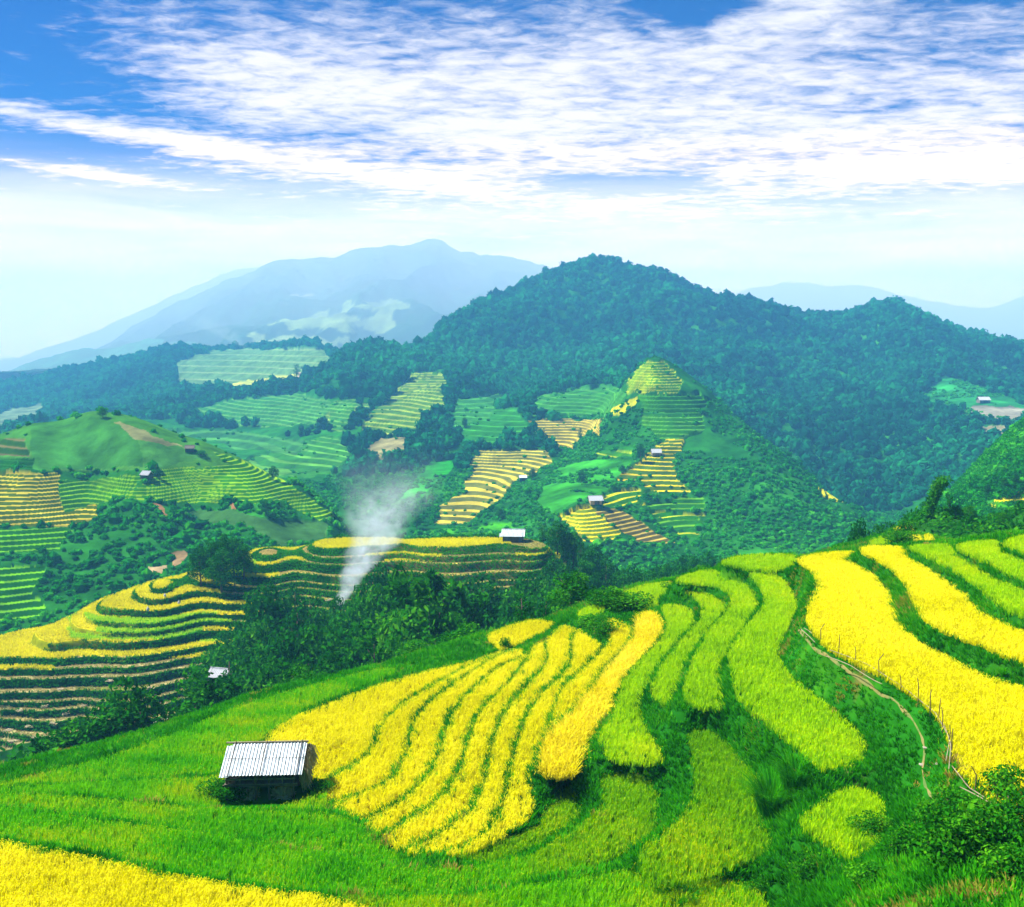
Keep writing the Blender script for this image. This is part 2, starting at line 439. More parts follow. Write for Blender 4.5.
cps = []
for c, zt, P, lab in PADDIES:
    for q in P[::max(1, len(P) // 22)]:
        cps.append((q[0], q[1], zt - RICE_H))
SKY_N = [(-80, 800), (0, 782), (60, 768), (120, 752), (180, 730), (230, 707), (330, 685), (410, 660), (490, 645), (560, 615), (650, 582), (740, 556), (850, 550), (950, 540), (1024, 532), (1120, 522)]
SKY_Z = [-23.4, -23.4, -23.4, -23.5, -23.5, -23.6, -23.7, -23.7, -23.6, -22.6, -21.6, -18.2, -16.2, -14.6, -13.2, -12.4]
for (a, b), z in zip(SKY_N, SKY_Z):
    u, v = uv(a, b); d = z / v
    right = a > 790
    for dd, dz in ((9, -3.2), (25, -13), (55, -34)) if not right else ((10, -3.5), (28, -13), (60, -36)):
        cps.append((u * (d + dd), d + dd, z + dz))
for e in [(800, 890, 29), (900, 880, 27), (1000, 870, 24.5), (1024, 848, 27), (1090, 870, 24), (950, 800, 33.5), (900, 830, 32), (770, 800, 39), (930, 700, 45.5), (880, 720, 46), (820, 660, 57), (795, 600, 68), (700, 712, 50), (760, 760, 45), (940, 760, 38.5), (720, 860, 35.5), (860, 780, 37.5)]:
    cps.append(tuple(at(*e)))
cps += [(0, 0, -1.8), (0, 12, -10), (15, 10, -8.5), (-20, 12, -11), (-30, 25, -16.5), (30, 15, -8.5), (45, 30, -8), (60, 50, -8.5), (70, 80, -19), (78, 110, -46), (60, 112, -46), (60, 129, -60), (35, 129, -60), (0, 129, -62), (78, 131, -62), (-45, 30, -19), (12, 20, -12.5), (-12, 20, -14)]
cps = np.array(cps)
# drop near-duplicates
keep = []
for i, c in enumerate(cps):
    if all(np.hypot(*(c[:2] - cps[j][:2])) > 0.8 for j in keep):
        keep.append(i)
cps = cps[keep]
near_tps = TPS(cps[:, :2] / 20, cps[:, 2], 0.02)
NX0, NX1, NY0, NY1, NS = -64.0, 78.0, -4.0, 132.0, 0.3


def near_z(x, y, detail=True):
    x = np.asarray(x, float); y = np.asarray(y, float)
    z = near_tps(np.c_[x.ravel(), y.ravel()] / 20).reshape(x.shape)
    if detail:
        z = z + fbm(x * .7, y * .7, 3, 5) * 0.28
    w = np.zeros(x.shape); s = np.zeros(x.shape); ins = np.zeros(x.shape, int) - 1
    for k, (c, zt, P, lab) in enumerate(PADDIES):
        lo, hi = P.min(0) - 1.2, P.max(0) + 1.2
        m = (x > lo[0]) & (x < hi[0]) & (y > lo[1]) & (y < hi[1])
        if not m.any():
            continue
        xi, yi = x[m], y[m]
        inn = inside(P, xi, yi)
        d = edge_dist(P, xi, yi)
        g = np.where(inn, 1.0, np.exp(-(d / 0.5) ** 2))
        idx = np.where(m)
        z[idx] = np.where(inn, zt - RICE_H, z[idx])
        w[idx] += np.where(inn, 0, g); s[idx] += np.where(inn, 0, g * (zt - RICE_H))
        ii = ins[idx]; ii[inn] = k; ins[idx] = ii
    out = ins < 0
    wt = np.clip(w, 0, 1)
    z = np.where(out, z * (1 - wt) + np.where(w > 0, s / np.maximum(w, 1e-6), 0) * wt, z)
    return z, ins


gx = np.arange(NX0, NX1, NS); gy = np.arange(NY0, NY1, NS)
GX, GY = np.meshgrid(gx, gy)
NZ, NI = near_z(GX, GY)


def nz_at(x, y):
    """height of the near hill's ground, bilinear from its grid"""
    fx = np.clip((np.asarray(x, float) - NX0) / NS, 0, len(gx) - 1.001); fy = np.clip((np.asarray(y, float) - NY0) / NS, 0, len(gy) - 1.001)
    ix, iy = fx.astype(int), fy.astype(int); fx, fy = fx - ix, fy - iy
    return (NZ[iy, ix] * (1 - fx) + NZ[iy, ix + 1] * fx) * (1 - fy) + (NZ[iy + 1, ix] * (1 - fx) + NZ[iy + 1, ix + 1] * fx) * fy


def grid_faces(nr, nc):
    i = np.arange(nr - 1)[:, None] * nc + np.arange(nc - 1)[None]
    return np.stack([i, i + 1, i + nc + 1, i + nc], -1).reshape(-1, 4)


gc = np.zeros(GX.shape + (4,)); gc[..., 3] = 1
gn = fbm(GX * .35, GY * .35, 4, 3)
gc[..., :3] = np.array((.012, .12, .006)) + np.clip(gn, 0, 1)[..., None] * np.array((.05, .12, .0))
earth = np.clip(fbm(GX * .5 + 40, GY * .5, 3, 9) - .42, 0, 1)[..., None] * 4
gc[..., :3] = gc[..., :3] * (1 - np.clip(earth, 0, .8)) + np.array((.20, .11, .04)) * np.clip(earth, 0, .8)
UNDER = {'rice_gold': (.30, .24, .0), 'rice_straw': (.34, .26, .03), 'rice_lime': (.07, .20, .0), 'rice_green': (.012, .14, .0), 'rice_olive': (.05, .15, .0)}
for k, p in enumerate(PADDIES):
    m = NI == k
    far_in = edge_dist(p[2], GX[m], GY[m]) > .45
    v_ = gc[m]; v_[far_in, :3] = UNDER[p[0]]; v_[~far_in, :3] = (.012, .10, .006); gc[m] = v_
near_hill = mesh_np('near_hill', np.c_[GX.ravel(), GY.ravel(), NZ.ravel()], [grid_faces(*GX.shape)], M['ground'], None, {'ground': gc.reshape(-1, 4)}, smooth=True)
tag(near_hill, 'grassy near hillside cut into banks and paddy steps', None, None, 'structure')


# ---- crops and bank grass, blade by blade
def blades(P, h, n, width, lean, tint, spread=.08, ears=0.0, rs=rng, push=None, hv=.72):
    """n blades per tuft at points P (m,3), height h (m,) -> vertices, tris, tint"""
    m = len(P)
    Pn = np.repeat(P, n, 0); N = m * n
    hh = np.repeat(h, n) * rs.uniform(hv, 1.08, N)
    a = rs.uniform(0, 2 * pi, N); a2 = rs.uniform(0, 2 * pi, N)
    base = Pn + np.c_[np.cos(a2), np.sin(a2), 0 * a] * (spread * rs.uniform(0, 1, N))[:, None]
    ln = lean * rs.uniform(.3, 1.3, N) * hh
    tip = base + np.c_[np.cos(a) * ln, np.sin(a) * ln, hh]
    if push is not None: tip = tip + np.repeat(push, n, 0) * hh[:, None]
    w = width * rs.uniform(.7, 1.3, N)
    mid = base + (tip - base) * .62 + np.c_[0 * a, 0 * a, hh * .1]
    side = np.c_[-np.sin(a), np.cos(a), 0 * a] * w[:, None] * .5
    V = np.stack([base - side, base + side, mid + side, mid - side, tip], 1)
    i = np.arange(N)[:, None] * 5
    q = i + np.array([[0, 1, 2, 3]]); t = i + np.array([[3, 2, 4]])
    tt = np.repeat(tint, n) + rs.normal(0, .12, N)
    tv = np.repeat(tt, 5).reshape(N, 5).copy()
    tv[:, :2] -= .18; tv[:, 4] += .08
    V = V.reshape(-1, 3)
    if ears:
        k = rs.random(N) < ears
        T = tip[k]; n2 = len(T)
        aa = a[k]; hk = hh[k]
        e1 = T + np.c_[np.cos(aa) * .07, np.sin(aa) * .07, -.01 + 0 * aa]
        e2 = T + np.c_[np.cos(aa) * .12, np.sin(aa) * .12, -.1 + 0 * aa]
        sd = np.c_[-np.sin(aa), np.cos(aa), .3 + 0 * aa] * .014
        EV = np.stack([T, e1 + sd, e2, e1 - sd], 1).reshape(-1, 3)
        eq = np.arange(n2)[:, None] * 4 + np.array([[0, 1, 2, 3]]) + len(V)
        V = np.r_[V, EV]; q = np.r_[q, eq]
        tv = np.r_[tv.ravel(), np.repeat(tt[k] + .25, 4)]
    return V, q, t, np.clip(tv.ravel(), 0, 1)


HUT_PX = (262, 805)
HUT = atz(np.array([262.]), np.array([806.]), -23.1)[0]


def scatter_poly(P, dens):
    lo, hi = P.min(0), P.max(0)
    n = int((hi[0] - lo[0]) * (hi[1] - lo[1]) * dens)
    x = rng.uniform(lo[0], hi[0], n); y = rng.uniform(lo[1], hi[1], n)
    m = inside(P, x, y)
    x, y = x[m], y[m]
    m = (y > 18) & (x / y < .8) & (x / y > -.64)
    return x[m], y[m]


for c, zt, P, lab in PADDIES:
    dmid = np.median(P[:, 1])
    dens = float(np.clip(58 * (42 / dmid) ** .8, 32, 72)) * Q
    x, y = scatter_poly(P, dens)
    m = np.hypot(x - HUT[0], (y - HUT[1] - .6) * 1.0) > (2.6 if True else 0)
    x, y = x[m], y[m]
    h = RICE_H * (1 + .12 * fbm(x * .6, y * .6, 2, 31)) * np.clip(.84 + edge_dist(P, x, y) * .6, .84, 1)
    rows = .10 * np.sin((x * .5 + y) * 2 * pi / .9 + 3 * fbm(x * .2, y * .2, 2, 8))
    tint = .52 + .32 * fbm(x * .3, y * .3, 3, 21) + rows * .5 * (c not in ('rice_gold',))
    big = False
    if c == 'rice_green': tint = tint + .16 + .42 * vnoise(x * .05 + 9, y * .75 + 1.2 * vnoise(x * .15, y * .1, 3), 55) + .12 * (rng.random(len(x)) < .2)
    if c == 'rice_straw':
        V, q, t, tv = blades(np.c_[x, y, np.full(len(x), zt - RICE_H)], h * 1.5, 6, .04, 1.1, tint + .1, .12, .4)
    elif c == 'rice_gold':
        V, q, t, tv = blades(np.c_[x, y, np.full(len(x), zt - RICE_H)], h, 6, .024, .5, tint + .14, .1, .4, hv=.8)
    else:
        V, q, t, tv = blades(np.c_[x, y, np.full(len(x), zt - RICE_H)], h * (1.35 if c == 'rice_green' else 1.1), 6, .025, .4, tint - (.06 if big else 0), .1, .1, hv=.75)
    o = mesh_np('rice_paddy', V, [q, t], M[c], None, {'tint': tv})
    tag(o, lab, 'rice paddy', 'rice paddies of the near hill')

def near_hit(px, py, d0=19.0, d1=115.0):
    u, v = uv(float(px), float(py)); d = np.linspace(d0, d1, 1600)
    k = np.where(nz_at(u * d, d) >= v * d)[0]
    dd = d[k[0]] if len(k) else d1
    return np.array([u * dd, dd, float(nz_at(u * dd, dd))])


PATH_PX = [(795, 596), (791, 612), (797, 634), (812, 652), (840, 668), (868, 684), (893, 700), (914, 722), (922, 738), (925, 752), (922, 768), (924, 784), (930, 797), (944, 808)]
PATH = np.array([near_hit(*q_)[:2] for q_ in PATH_PX])
tt_ = np.linspace(0, len(PATH) - 1, 80)
PATH = np.c_[np.interp(tt_, np.arange(len(PATH)), PATH[:, 0]), np.interp(tt_, np.arange(len(PATH)), PATH[:, 1])]
for _ in range(3): PATH[1:-1] = (PATH[:-2] + PATH[1:-1] * 2 + PATH[2:]) / 4


def path_dist(x, y):
    dp = np.full(len(x), 9.0)
    for q_ in PATH: dp = np.minimum(dp, np.hypot(x - q_[0], y - q_[1]))
    return dp


# long grass on every bank, as dense on the steep faces as on the level ones
e1x = np.stack([GX[:-1, 1:] - GX[:-1, :-1], GX[:-1, 1:] * 0, NZ[:-1, 1:] - NZ[:-1, :-1]], -1)
e1y = np.stack([GX[1:, :-1] * 0, GY[1:, :-1] - GY[:-1, :-1], NZ[1:, :-1] - NZ[:-1, :-1]], -1)
cn = np.cross(e1x, e1y); ar = np.linalg.norm(cn, axis=-1); cn = cn / ar[..., None]
allin = (NI[:-1, :-1] >= 0) & (NI[:-1, :-1] == NI[1:, 1:]) & (NI[1:, :-1] == NI[:-1, 1:]) & (NI[:-1, :-1] == NI[1:, :-1])
cxq, cyq = GX[:-1, :-1], GY[:-1, :-1]
vis = (~allin) & (cyq > 20) & (cyq < 104) & (cxq / np.maximum(cyq, 1) < .78) & (cxq / np.maximum(cyq, 1) > -.62)
pr = np.where(vis, ar, 0) * np.clip(46 / np.maximum(cyq, 20), .55, 1.5); pr = (pr / pr.sum()).ravel()
n = int(88000 * Q)
qi = rng.choice(len(pr), n, p=pr)
iy, ix = np.unravel_index(qi, cxq.shape)
fu, fv = rng.random(n), rng.random(n)
x = gx[ix] + fu * NS; y = gy[iy] + fv * NS; z = nz_at(x, y)
nn_ = cn[iy, ix]
dp = path_dist(x, y)
m = (dp > .13) & (np.hypot(x - HUT[0], y - HUT[1] - .6) > 1.9)
x, y, z, nn_, dp = x[m], y[m], z[m], nn_[m], dp[m]
tint = .5 + .5 * fbm(x * .35, y * .35, 4, 77)
dry = (fbm(x * .5 + 40, y * .5, 3, 9) > .5) | ((dp < 1.3) & (fbm(x * .9, y * .9, 2, 19) > .25))
tint = np.where(dry, .98, np.clip(tint, 0, .82))
h = .30 + .22 * np.clip(fbm(x * .8, y * .8, 2, 41) + .3, 0, 1.2)
h = h * np.clip(.3 + .5 * dp, .35, 1) * np.clip(.7 + .5 * nn_[:, 2], .8, 1)
push = np.c_[nn_[:, 0], nn_[:, 1], np.zeros(len(x))] * .55
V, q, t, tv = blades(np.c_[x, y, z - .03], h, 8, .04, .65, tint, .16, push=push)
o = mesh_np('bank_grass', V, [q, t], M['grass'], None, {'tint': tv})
tag(o, 'dark green long grass on the banks between the paddies', 'grass', None, 'stuff')

# path ribbon
nrm = np.gradient(PATH, axis=0); nrm = np.c_[-nrm[:, 1], nrm[:, 0]] / (np.linalg.norm(nrm, axis=1)[:, None] + 1e-9)
wv = .035 + .06 * vnoise(np.arange(80) * .4, np.zeros(80), 4)
cols_ = []
for s_ in (-1, -.4, .4, 1):
    q_ = PATH + nrm * wv[:, None] * s_
    cols_.append(np.c_[q_, nz_at(q_[:, 0], q_[:, 1]) + .05 - .02 * abs(s_)])
PV = np.stack(cols_, 1).reshape(-1, 3)
M['dirt'] = plain_mat('trodden_dirt', (.20, .16, .04), (.06, .13, .015), 1.5, .95, bump=.03)
tag(mesh_np('path', PV, [grid_faces(80, 4)], M['dirt'], smooth=True), 'narrow trodden path winding along the bank', None, None, 'structure')

# ================================================================ TERRACED HILL in the middle distance, and the gully before it
def lay(cps):
    P = np.array([at(a, b, d) for a, b, d in cps])
    return P


class Layer:
    def __init__(self, cps, lam=0.0, S=320.0):
        P = np.array(cps, float)
        self.S = S
        self.t = TPS(np.c_[P[:, 0] / P[:, 1] * 10, np.log(P[:, 1]) * S / 100], P[:, 2] / P[:, 1], lam)

    def base(self, x, y):
        sh = np.shape(x); x = np.ravel(x); y = np.ravel(y)
        return (self.t(np.c_[x / y * 10, np.log(y) * self.S / 100]) * y).reshape(sh)

    def z(self, x, y):
        return self.post(np.asarray(x, float), np.asarray(y, float), self.base(x, y))[0]

    def post(self, x, y, z):
        return z, None

    def hit(self, px, py, d0, d1, n=500):
        """where the sight line through a picture point meets the ground"""
        u, v = uv(px, py)
        d = np.linspace(d0, d1, n)
        z = self.z(u * d, d)
        k = np.where(z >= v * d)[0]
        d = d[k[0]] if len(k) else d1
        return np.array([u * d, d, float(self.z(np.array([u * d]), np.array([d]))[0])])


def A(a, b, z):
    return tuple(atz(np.array([float(a)]), np.array([float(b)]), z)[0])


def D(a, b, d):
    return tuple(at(float(a), float(b), d))


m1 = [A(565, 573, -53), A(545, 545, -46.6), A(520, 541, -46.45), A(480, 540, -46.4), A(450, 540, -46.4), A(420, 540, -46.4), A(385, 540, -46.4), A(350, 540, -46.4), A(315, 544, -46.6), A(270, 556, -48), A(215, 570, -50.5), A(160, 581, -51.5), A(100, 608, -54), A(50, 629, -56.5), A(0, 650, -58.5), A(-60, 676, -61),
      A(0, 700, -63.5), A(0, 762, -71), A(-60, 760, -71), A(100, 662, -59.5), A(100, 722, -66), A(200, 620, -56), A(200, 680, -62.5), A(300, 600, -54.5), A(300, 680, -63.5), A(400, 600, -54.5), A(400, 660, -61.5), A(500, 600, -54.5), A(500, 660, -62), A(560, 600, -58), A(620, 640, -69),
      A(100, 770, -71.5), A(200, 740, -69)]
for a, b, z in ((545, 547, -47), (420, 540, -46), (310, 545, -46.6), (160, 581, -51.5), (50, 629, -56.5), (-60, 676, -61)):
    q_ = np.array(A(a, b, z)); u = q_[0] / q_[1]
    m1.append((u * (q_[1] + 5), q_[1] + 5, z - 1.0)); m1.append((u * (q_[1] + 45), q_[1] + 45, z - 20)); m1.append((u * (q_[1] + 80), q_[1] + 80, z - 42))
m1 += [(-60, 150, -70), (0, 152, -68), (40, 150, -66), (-50, 120, -60), (0, 120, -60), (40, 120, -58), (-45, 92, -50), (0, 92, -50), (40, 92, -50), (24, 220, -62), (45, 205, -60), (60, 180, -50), (120, 215, -56), (90, 250, -74), (45, 262, -74), (130, 255, -76)]
m1 += [D(*e) for e in [(900, 545, 128), (960, 530, 122), (1024, 523, 116), (1090, 517, 118), (985, 522, 150), (1024, 514, 150), (940, 536, 150), (1090, 506, 150), (1000, 530, 190), (1090, 520, 190), (985, 532, 128), (880, 560, 160)]]
T1 = Layer(m1, .0005)
T1H = 1.2


_lq = np.linspace(-80, -20, 6000)
_lw = _lq + .16 * np.sin(_lq * 1.9 + 1) + .10 * np.sin(_lq * .83)


def inv_lv(v): return np.interp(v, _lw, _lq)


def t1_post(x, y, z):
    px, py = pix(x, y, z)
    m = smooth01((y - 162 - 0 * x) / 8) * smooth01((z + 74) / 3) * (1 - smooth01((x - 6 - (y - 200) * .10) / 7)) * (1 - smooth01((y - 238) / 3))
    crest = smooth01((z + 46.2) / .6)
    damp = smooth01((-46.6 - z) / 4)
    zz = np.minimum(z + (fbm(x * .05, y * .05, 3, 61) * .6 + fbm(x * .25, y * .25, 2, 62) * .2) * damp, -46.56)
    lv = zz / T1H
    lv = lv + .16 * np.sin(lv * 1.9 + 1) + .10 * np.sin(lv * .83)
    k = np.floor(lv); fr = lv - k
    sh_ = .66 + .16 * (1 - smooth01((px - 130) / 60)) * (1 - smooth01((py - 640) / 15)) - .22 * smooth01((px - 215 + 25 * vnoise(x * .1, y * .1, 5)) / 60)
    rise = smooth01((fr - sh_) / (.96 - sh_))
    zq = inv_lv(k + rise) * T1H
    tread = (fr < sh_) & (m > .5)
    z = z * (1 - m) + zq * m
    return z, (m, tread, k, fr, px, py)


T1.post = t1_post


def polar(layer, u0, u1, nu, ys):
    u = np.linspace(u0, u1, nu)
    U, Y = np.meshgrid(u, ys)
    X = U * Y
    z, info = layer.post(X, Y, layer.base(X, Y))
    return X, Y, z, info


CI = lambda *c: np.array(c, float)
ys = np.concatenate([np.arange(88, 155, 1.5), np.arange(155, 246, .22), np.arange(246, 330, 2.5)])
X, Y, Z, (m_, tread, lev, fr, px, py) = polar(T1, -.64, .64, 1150, ys)
c = np.zeros(X.shape + (4,)); c[..., 3] = 1
gn = fbm(X * .12, Y * .12, 4, 71)
c[..., :3] = CI(.010, .075, .006) + np.clip(gn, 0, 1)[..., None] * CI(.02, .08, .004)
seg = vnoise(lev * 7.3, np.floor((px + 40 * vnoise(lev * 3.1, lev * 0, 5)) / 75.0) * 3.7, 11)
gold, straw, lime = CI(.62, .52, .0), CI(.48, .43, .07), CI(.10, .34, .0)
tc = np.zeros(X.shape + (3,)); tc[:] = straw
pxo = px; px = px + 60 * vnoise(lev * 2.7 + 3, lev * 0 + 1, 15) + 6 * vnoise(X * .5, Y * .5, 16)
left = px < 262
tc[left & (py < 665)] = gold
tc[(py < 560)] = CI(.56, .48, .02)
tc[(py < 560) & (seg > .05)] = CI(.45, .36, .08)
mid_ = (px > 70) & (px < 205) & (py > 612) & (py < 638); tc[mid_] = lime
tc[(seg > .36)] = CI(.26, .28, .02)
tc[(seg < -.38) & (py > 655)] = CI(.22, .22, .04)
tc[(py > 655)] = CI(.40, .35, .13)
tc[(py > 655) & (seg > .2)] = CI(.20, .27, .03)
tc[(px < 62) & (py < 672)] = gold
px = pxo
knoll = ((px - 222) / 34) ** 2 + ((py - 562) / 14) ** 2 < 1
rc = np.zeros(X.shape + (3,)); rc[:] = CI(.008, .055, .003)
brown = (px + 50 * vnoise(lev * 2.7 + 3, lev * 0 + 1, 17) > 350) & (py < 668)
rc[brown] = CI(.10, .10, .018)
rc[brown & (seg > .1)] = CI(.05, .08, .012)
pxn = px + 70 * vnoise(lev * 3.7, lev * 0 + 2, 25) + 10 * vnoise(X * .4, Y * .4, 26)
g_ = (1 - smooth01((pxn - 60) / 130)) * (1 - smooth01((py - 640) / 14))
rc = rc * (1 - g_[..., None]) + CI(.26, .30, .0) * g_[..., None]
mm = (m_ > .5)[..., None]
c[..., :3] = np.where(mm, np.where(tread[..., None], tc, rc), c[..., :3])
c[knoll, :3] = CI(.012, .11, .006)
terr_hill = mesh_np('terraced_hill', np.c_[X.ravel(), Y.ravel(), Z.ravel()], [grid_faces(*X.shape)], M['mid'], None, {'ground': c.reshape(-1, 4)}, smooth=True)
tag(terr_hill, 'terraced hill with harvested steps beyond the dark wood', None, None, 'structure')
# standing rice, stubble and bank grass on the steps
x_, y_, z_ = X[:-1, :-1], Y[:-1, :-1], Z[:-1, :-1]
g1 = np.stack([X[:-1, 1:] - x_, Y[:-1, 1:] - y_, Z[:-1, 1:] - z_], -1); g2 = np.stack([X[1:, :-1] - x_, Y[1:, :-1] - y_, Z[1:, :-1] - z_], -1)
ar_ = np.linalg.norm(np.cross(g1, g2), axis=-1)
ok = (m_[:-1, :-1] > .5) & (px[:-1, :-1] > -30) & (px[:-1, :-1] < 600)
gx_ = np.cross(g1, g2); gx_ = gx_ / (ar_[..., None] + 1e-9)
for nm, mk, n_, hh_, mat_, lab_ in (('rice_stalks', ok & tread[:-1, :-1], int(52000 * Q), .42, None, 'ripe rice and stubble standing on the steps of the terraced hill'), ('terrace_grass', ok & ~tread[:-1, :-1], int(40000 * Q), .40, M['grass'], 'dark grass on the step faces of the terraced hill')):
    w_ = np.where(mk, ar_, 0).ravel(); w_ = w_ / w_.sum()
    qi = rng.choice(len(w_), n_, p=w_); iy, ix = np.unravel_index(qi, ar_.shape)
    fu, fv = rng.random(n_), rng.random(n_)
    P_ = np.stack([q_[iy, ix] * (1 - fu) * (1 - fv) + q_[iy, ix + 1] * fu * (1 - fv) + q_[iy + 1, ix] * (1 - fu) * fv + q_[iy + 1, ix + 1] * fu * fv for q_ in (X, Y, Z)], 1)
    cc_ = c[iy, ix, :3]
    if mat_ is None:
        isg = cc_[:, 0] > .5; isl = (cc_[:, 1] > cc_[:, 0] * 1.5)
        for nm2, sel, mt2, h2 in (('rice_stalks', isg, M['rice_gold'], .5), ('rice_stalks', isl, M['rice_lime'], .5), ('stubble', ~isg & ~isl, M['stubble'], .16)):
            if sel.sum() < 10: continue
            V, q, t, tv = blades(P_[sel], np.full(sel.sum(), h2), 5, .085, .5, .5 + rng.normal(0, .1, sel.sum()), .3)
            tag(mesh_np(nm2, V, [q, t], mt2, None, {'tint': tv}), lab_, None, None, 'stuff')
    else:
        tint = .38 + .5 * fbm(P_[:, 0] * .12, P_[:, 1] * .12, 3, 64)
        br = cc_[:, 0] > cc_[:, 1]
        tint = np.where(br, .97, np.clip(tint, 0, .8)); keep_ = (rng.random(n_) < np.where(br, .35, 1.0)) & (cc_[:, 0] < .2)
        pu = gx_[iy, ix].copy(); pu[:, 2] = 0
        V, q, t, tv = blades(P_[keep_], np.full(keep_.sum(), hh_), 5, .09, .6, tint[keep_], .3, push=pu[keep_] * .5)
        tag(mesh_np(nm, V, [q, t], mat_, None, {'tint': tv}), lab_, None, None, 'stuff')
# ================================================================ HILLS (250 m - 1800 m)
h_ = []
# dome-shaped hill on the left
for e in [(-60, 440, 450), (0, 434, 440), (30, 425, 435), (90, 418, 430), (125, 422, 425), (150, 430, 420), (200, 447, 415), (250, 466, 410), (300, 487, 402), (335, 512, 395), (348, 545, 380),
          (90, 470, 402), (90, 498, 378), (200, 478, 394), (200, 515, 372), (300, 515, 382), (0, 470, 395), (0, 525, 348), (0, 600, 300), (-60, 540, 340), (-60, 620, 295), (100, 540, 342), (100, 600, 300),
          (200, 560, 322), (250, 572, 312), (300, 560, 330), (40, 640, 280), (150, 610, 290), (350, 580, 320)]:
    h_.append(D(*e))
for e in [(-60, 470, 540), (0, 470, 530), (90, 465, 530), (200, 480, 520), (300, 520, 500)]:
    h_.append(D(*e))
# pyramid spur in the middle
for e in [(655, 362, 640), (640, 375, 632), (672, 378, 625), (700, 395, 610), (750, 432, 580), (800, 467, 545), (850, 507, 500), (872, 530, 470), (900, 550, 440),
          (620, 400, 628), (625, 430, 590), (650, 440, 560), (680, 450, 545), (690, 480, 500), (640, 480, 500), (600, 503, 450), (575, 520, 425), (565, 548, 408), (640, 520, 440), (690, 540, 425), (640, 560, 395), (700, 570, 375),
          (750, 500, 470), (750, 545, 400), (800, 520, 450), (800, 560, 380), (850, 550, 420), (580, 570, 385), (720, 440, 560)]:
    h_.append(D(*e))
for e in [(680, 385, 760), (760, 450, 690), (830, 505, 600)]:
    h_.append(D(*e))
# paddy slopes left of the spur, smoke valley
for e in [(440, 520, 480), (540, 525, 430), (500, 520, 465), (430, 498, 520), (480, 470, 600), (520, 455, 630), (550, 445, 655), (590, 430, 680), (600, 410, 720), (560, 400, 780), (500, 440, 660), (470, 430, 700), (450, 400, 830), (390, 430, 730), (400, 490, 560), (350, 500, 540), (350, 540, 440), (380, 540, 430), (330, 470, 640),
          (400, 400, 880), (400, 365, 1010), (450, 362, 1020), (350, 365, 1050), (330, 372, 1050), (350, 420, 800), (300, 385, 1080), (280, 420, 880), (310, 440, 760), (250, 400, 1010), (200, 420, 930), (150, 425, 900), (220, 440, 820), (270, 455, 720), (150, 440, 760), (60, 440, 760), (0, 440, 800), (300, 500, 520), (500, 400, 850)]:
    h_.append(D(*e))
# forest mountain
for e in [(355, 352, 1180), (400, 334, 1280), (450, 312, 1370), (500, 289, 1430), (545, 267, 1480), (575, 259, 1500), (600, 256, 1505), (625, 259, 1505), (650, 266, 1500), (700, 282, 1480), (760, 298, 1450), (820, 312, 1420), (855, 309, 1450), (885, 301, 1455), (915, 310, 1420), (960, 327, 1360), (1024, 346, 1300), (1110, 362, 1240),
          (440, 350, 1130), (500, 350, 1130), (560, 320, 1240), (600, 310, 1300), (600, 360, 1050), (640, 345, 1080), (700, 340, 1120), (720, 390, 900), (760, 350, 1080), (800, 400, 900), (820, 350, 1120), (800, 440, 780), (850, 490, 660), (880, 515, 600), (870, 440, 780), (900, 380, 980), (920, 430, 800), (960, 380, 930), (960, 410, 830), (1024, 380, 950), (1024, 420, 780), (930, 470, 680), (1110, 400, 900)]:
    h_.append(D(*e))
for e in [(400, 334, 1280), (545, 267, 1480), (650, 266, 1500), (760, 298, 1450), (885, 301, 1455), (1024, 346, 1300)]:
    p_ = D(*e); k = 1.25
    h_.append((p_[0] * k, p_[1] * k, p_[2] - 130))
# right hand hill
for e in [(1110, 380, 360), (1050, 408, 345), (1024, 424, 340), (1000, 446, 330), (970, 476, 318), (940, 508, 305), (915, 530, 295), (1024, 470, 290), (1000, 500, 268), (1060, 470, 280), (960, 530, 262), (1024, 530, 255), (1110, 520, 255), (900, 560, 270)]:
    h_.append(D(*e))
for e in [(1050, 440, 440), (1000, 480, 420), (950, 525, 400)]:
    h_.append(D(*e))
# wooded foothills on the left, towards the far valley
for e in [(60, 392, 1600), (100, 378, 1640), (20, 383, 1765), (70, 371, 1775), (-60, 394, 1760), (150, 362, 1650), (200, 352, 1700), (260, 350, 1700), (320, 347, 1700), (340, 356, 1500), (250, 378, 1350), (300, 372, 1300), (180, 395, 1250), (120, 415, 1150), (40, 425, 1150), (-60, 422, 1350), (-60, 432, 900), (0, 405, 1500)]:
    h_.append(D(*e))
HILL = Layer(h_, .002, 330)


def zz_(x0, y0, sc, L):
    return np.array([(x0 + a / sc, y0 + b / sc) for a, b in L])


za = lambda L: zz_(0, 380, 3.012, L)
zb = lambda L: zz_(300, 360, 3.012, L)
zc = lambda L: zz_(600, 340, 2.415, L)
zd = lambda L: zz_(560, 440, 7.314, L)
GOLD, STRAW, LIME, GREEN, DK = (.62, .50, .0), (.46, .38, .07), (.16, .40, .0), (.03, .24, .01), (.008, .07, .004)
TAN, EARTH = (.42, .28, .12), (.36, .17, .06)
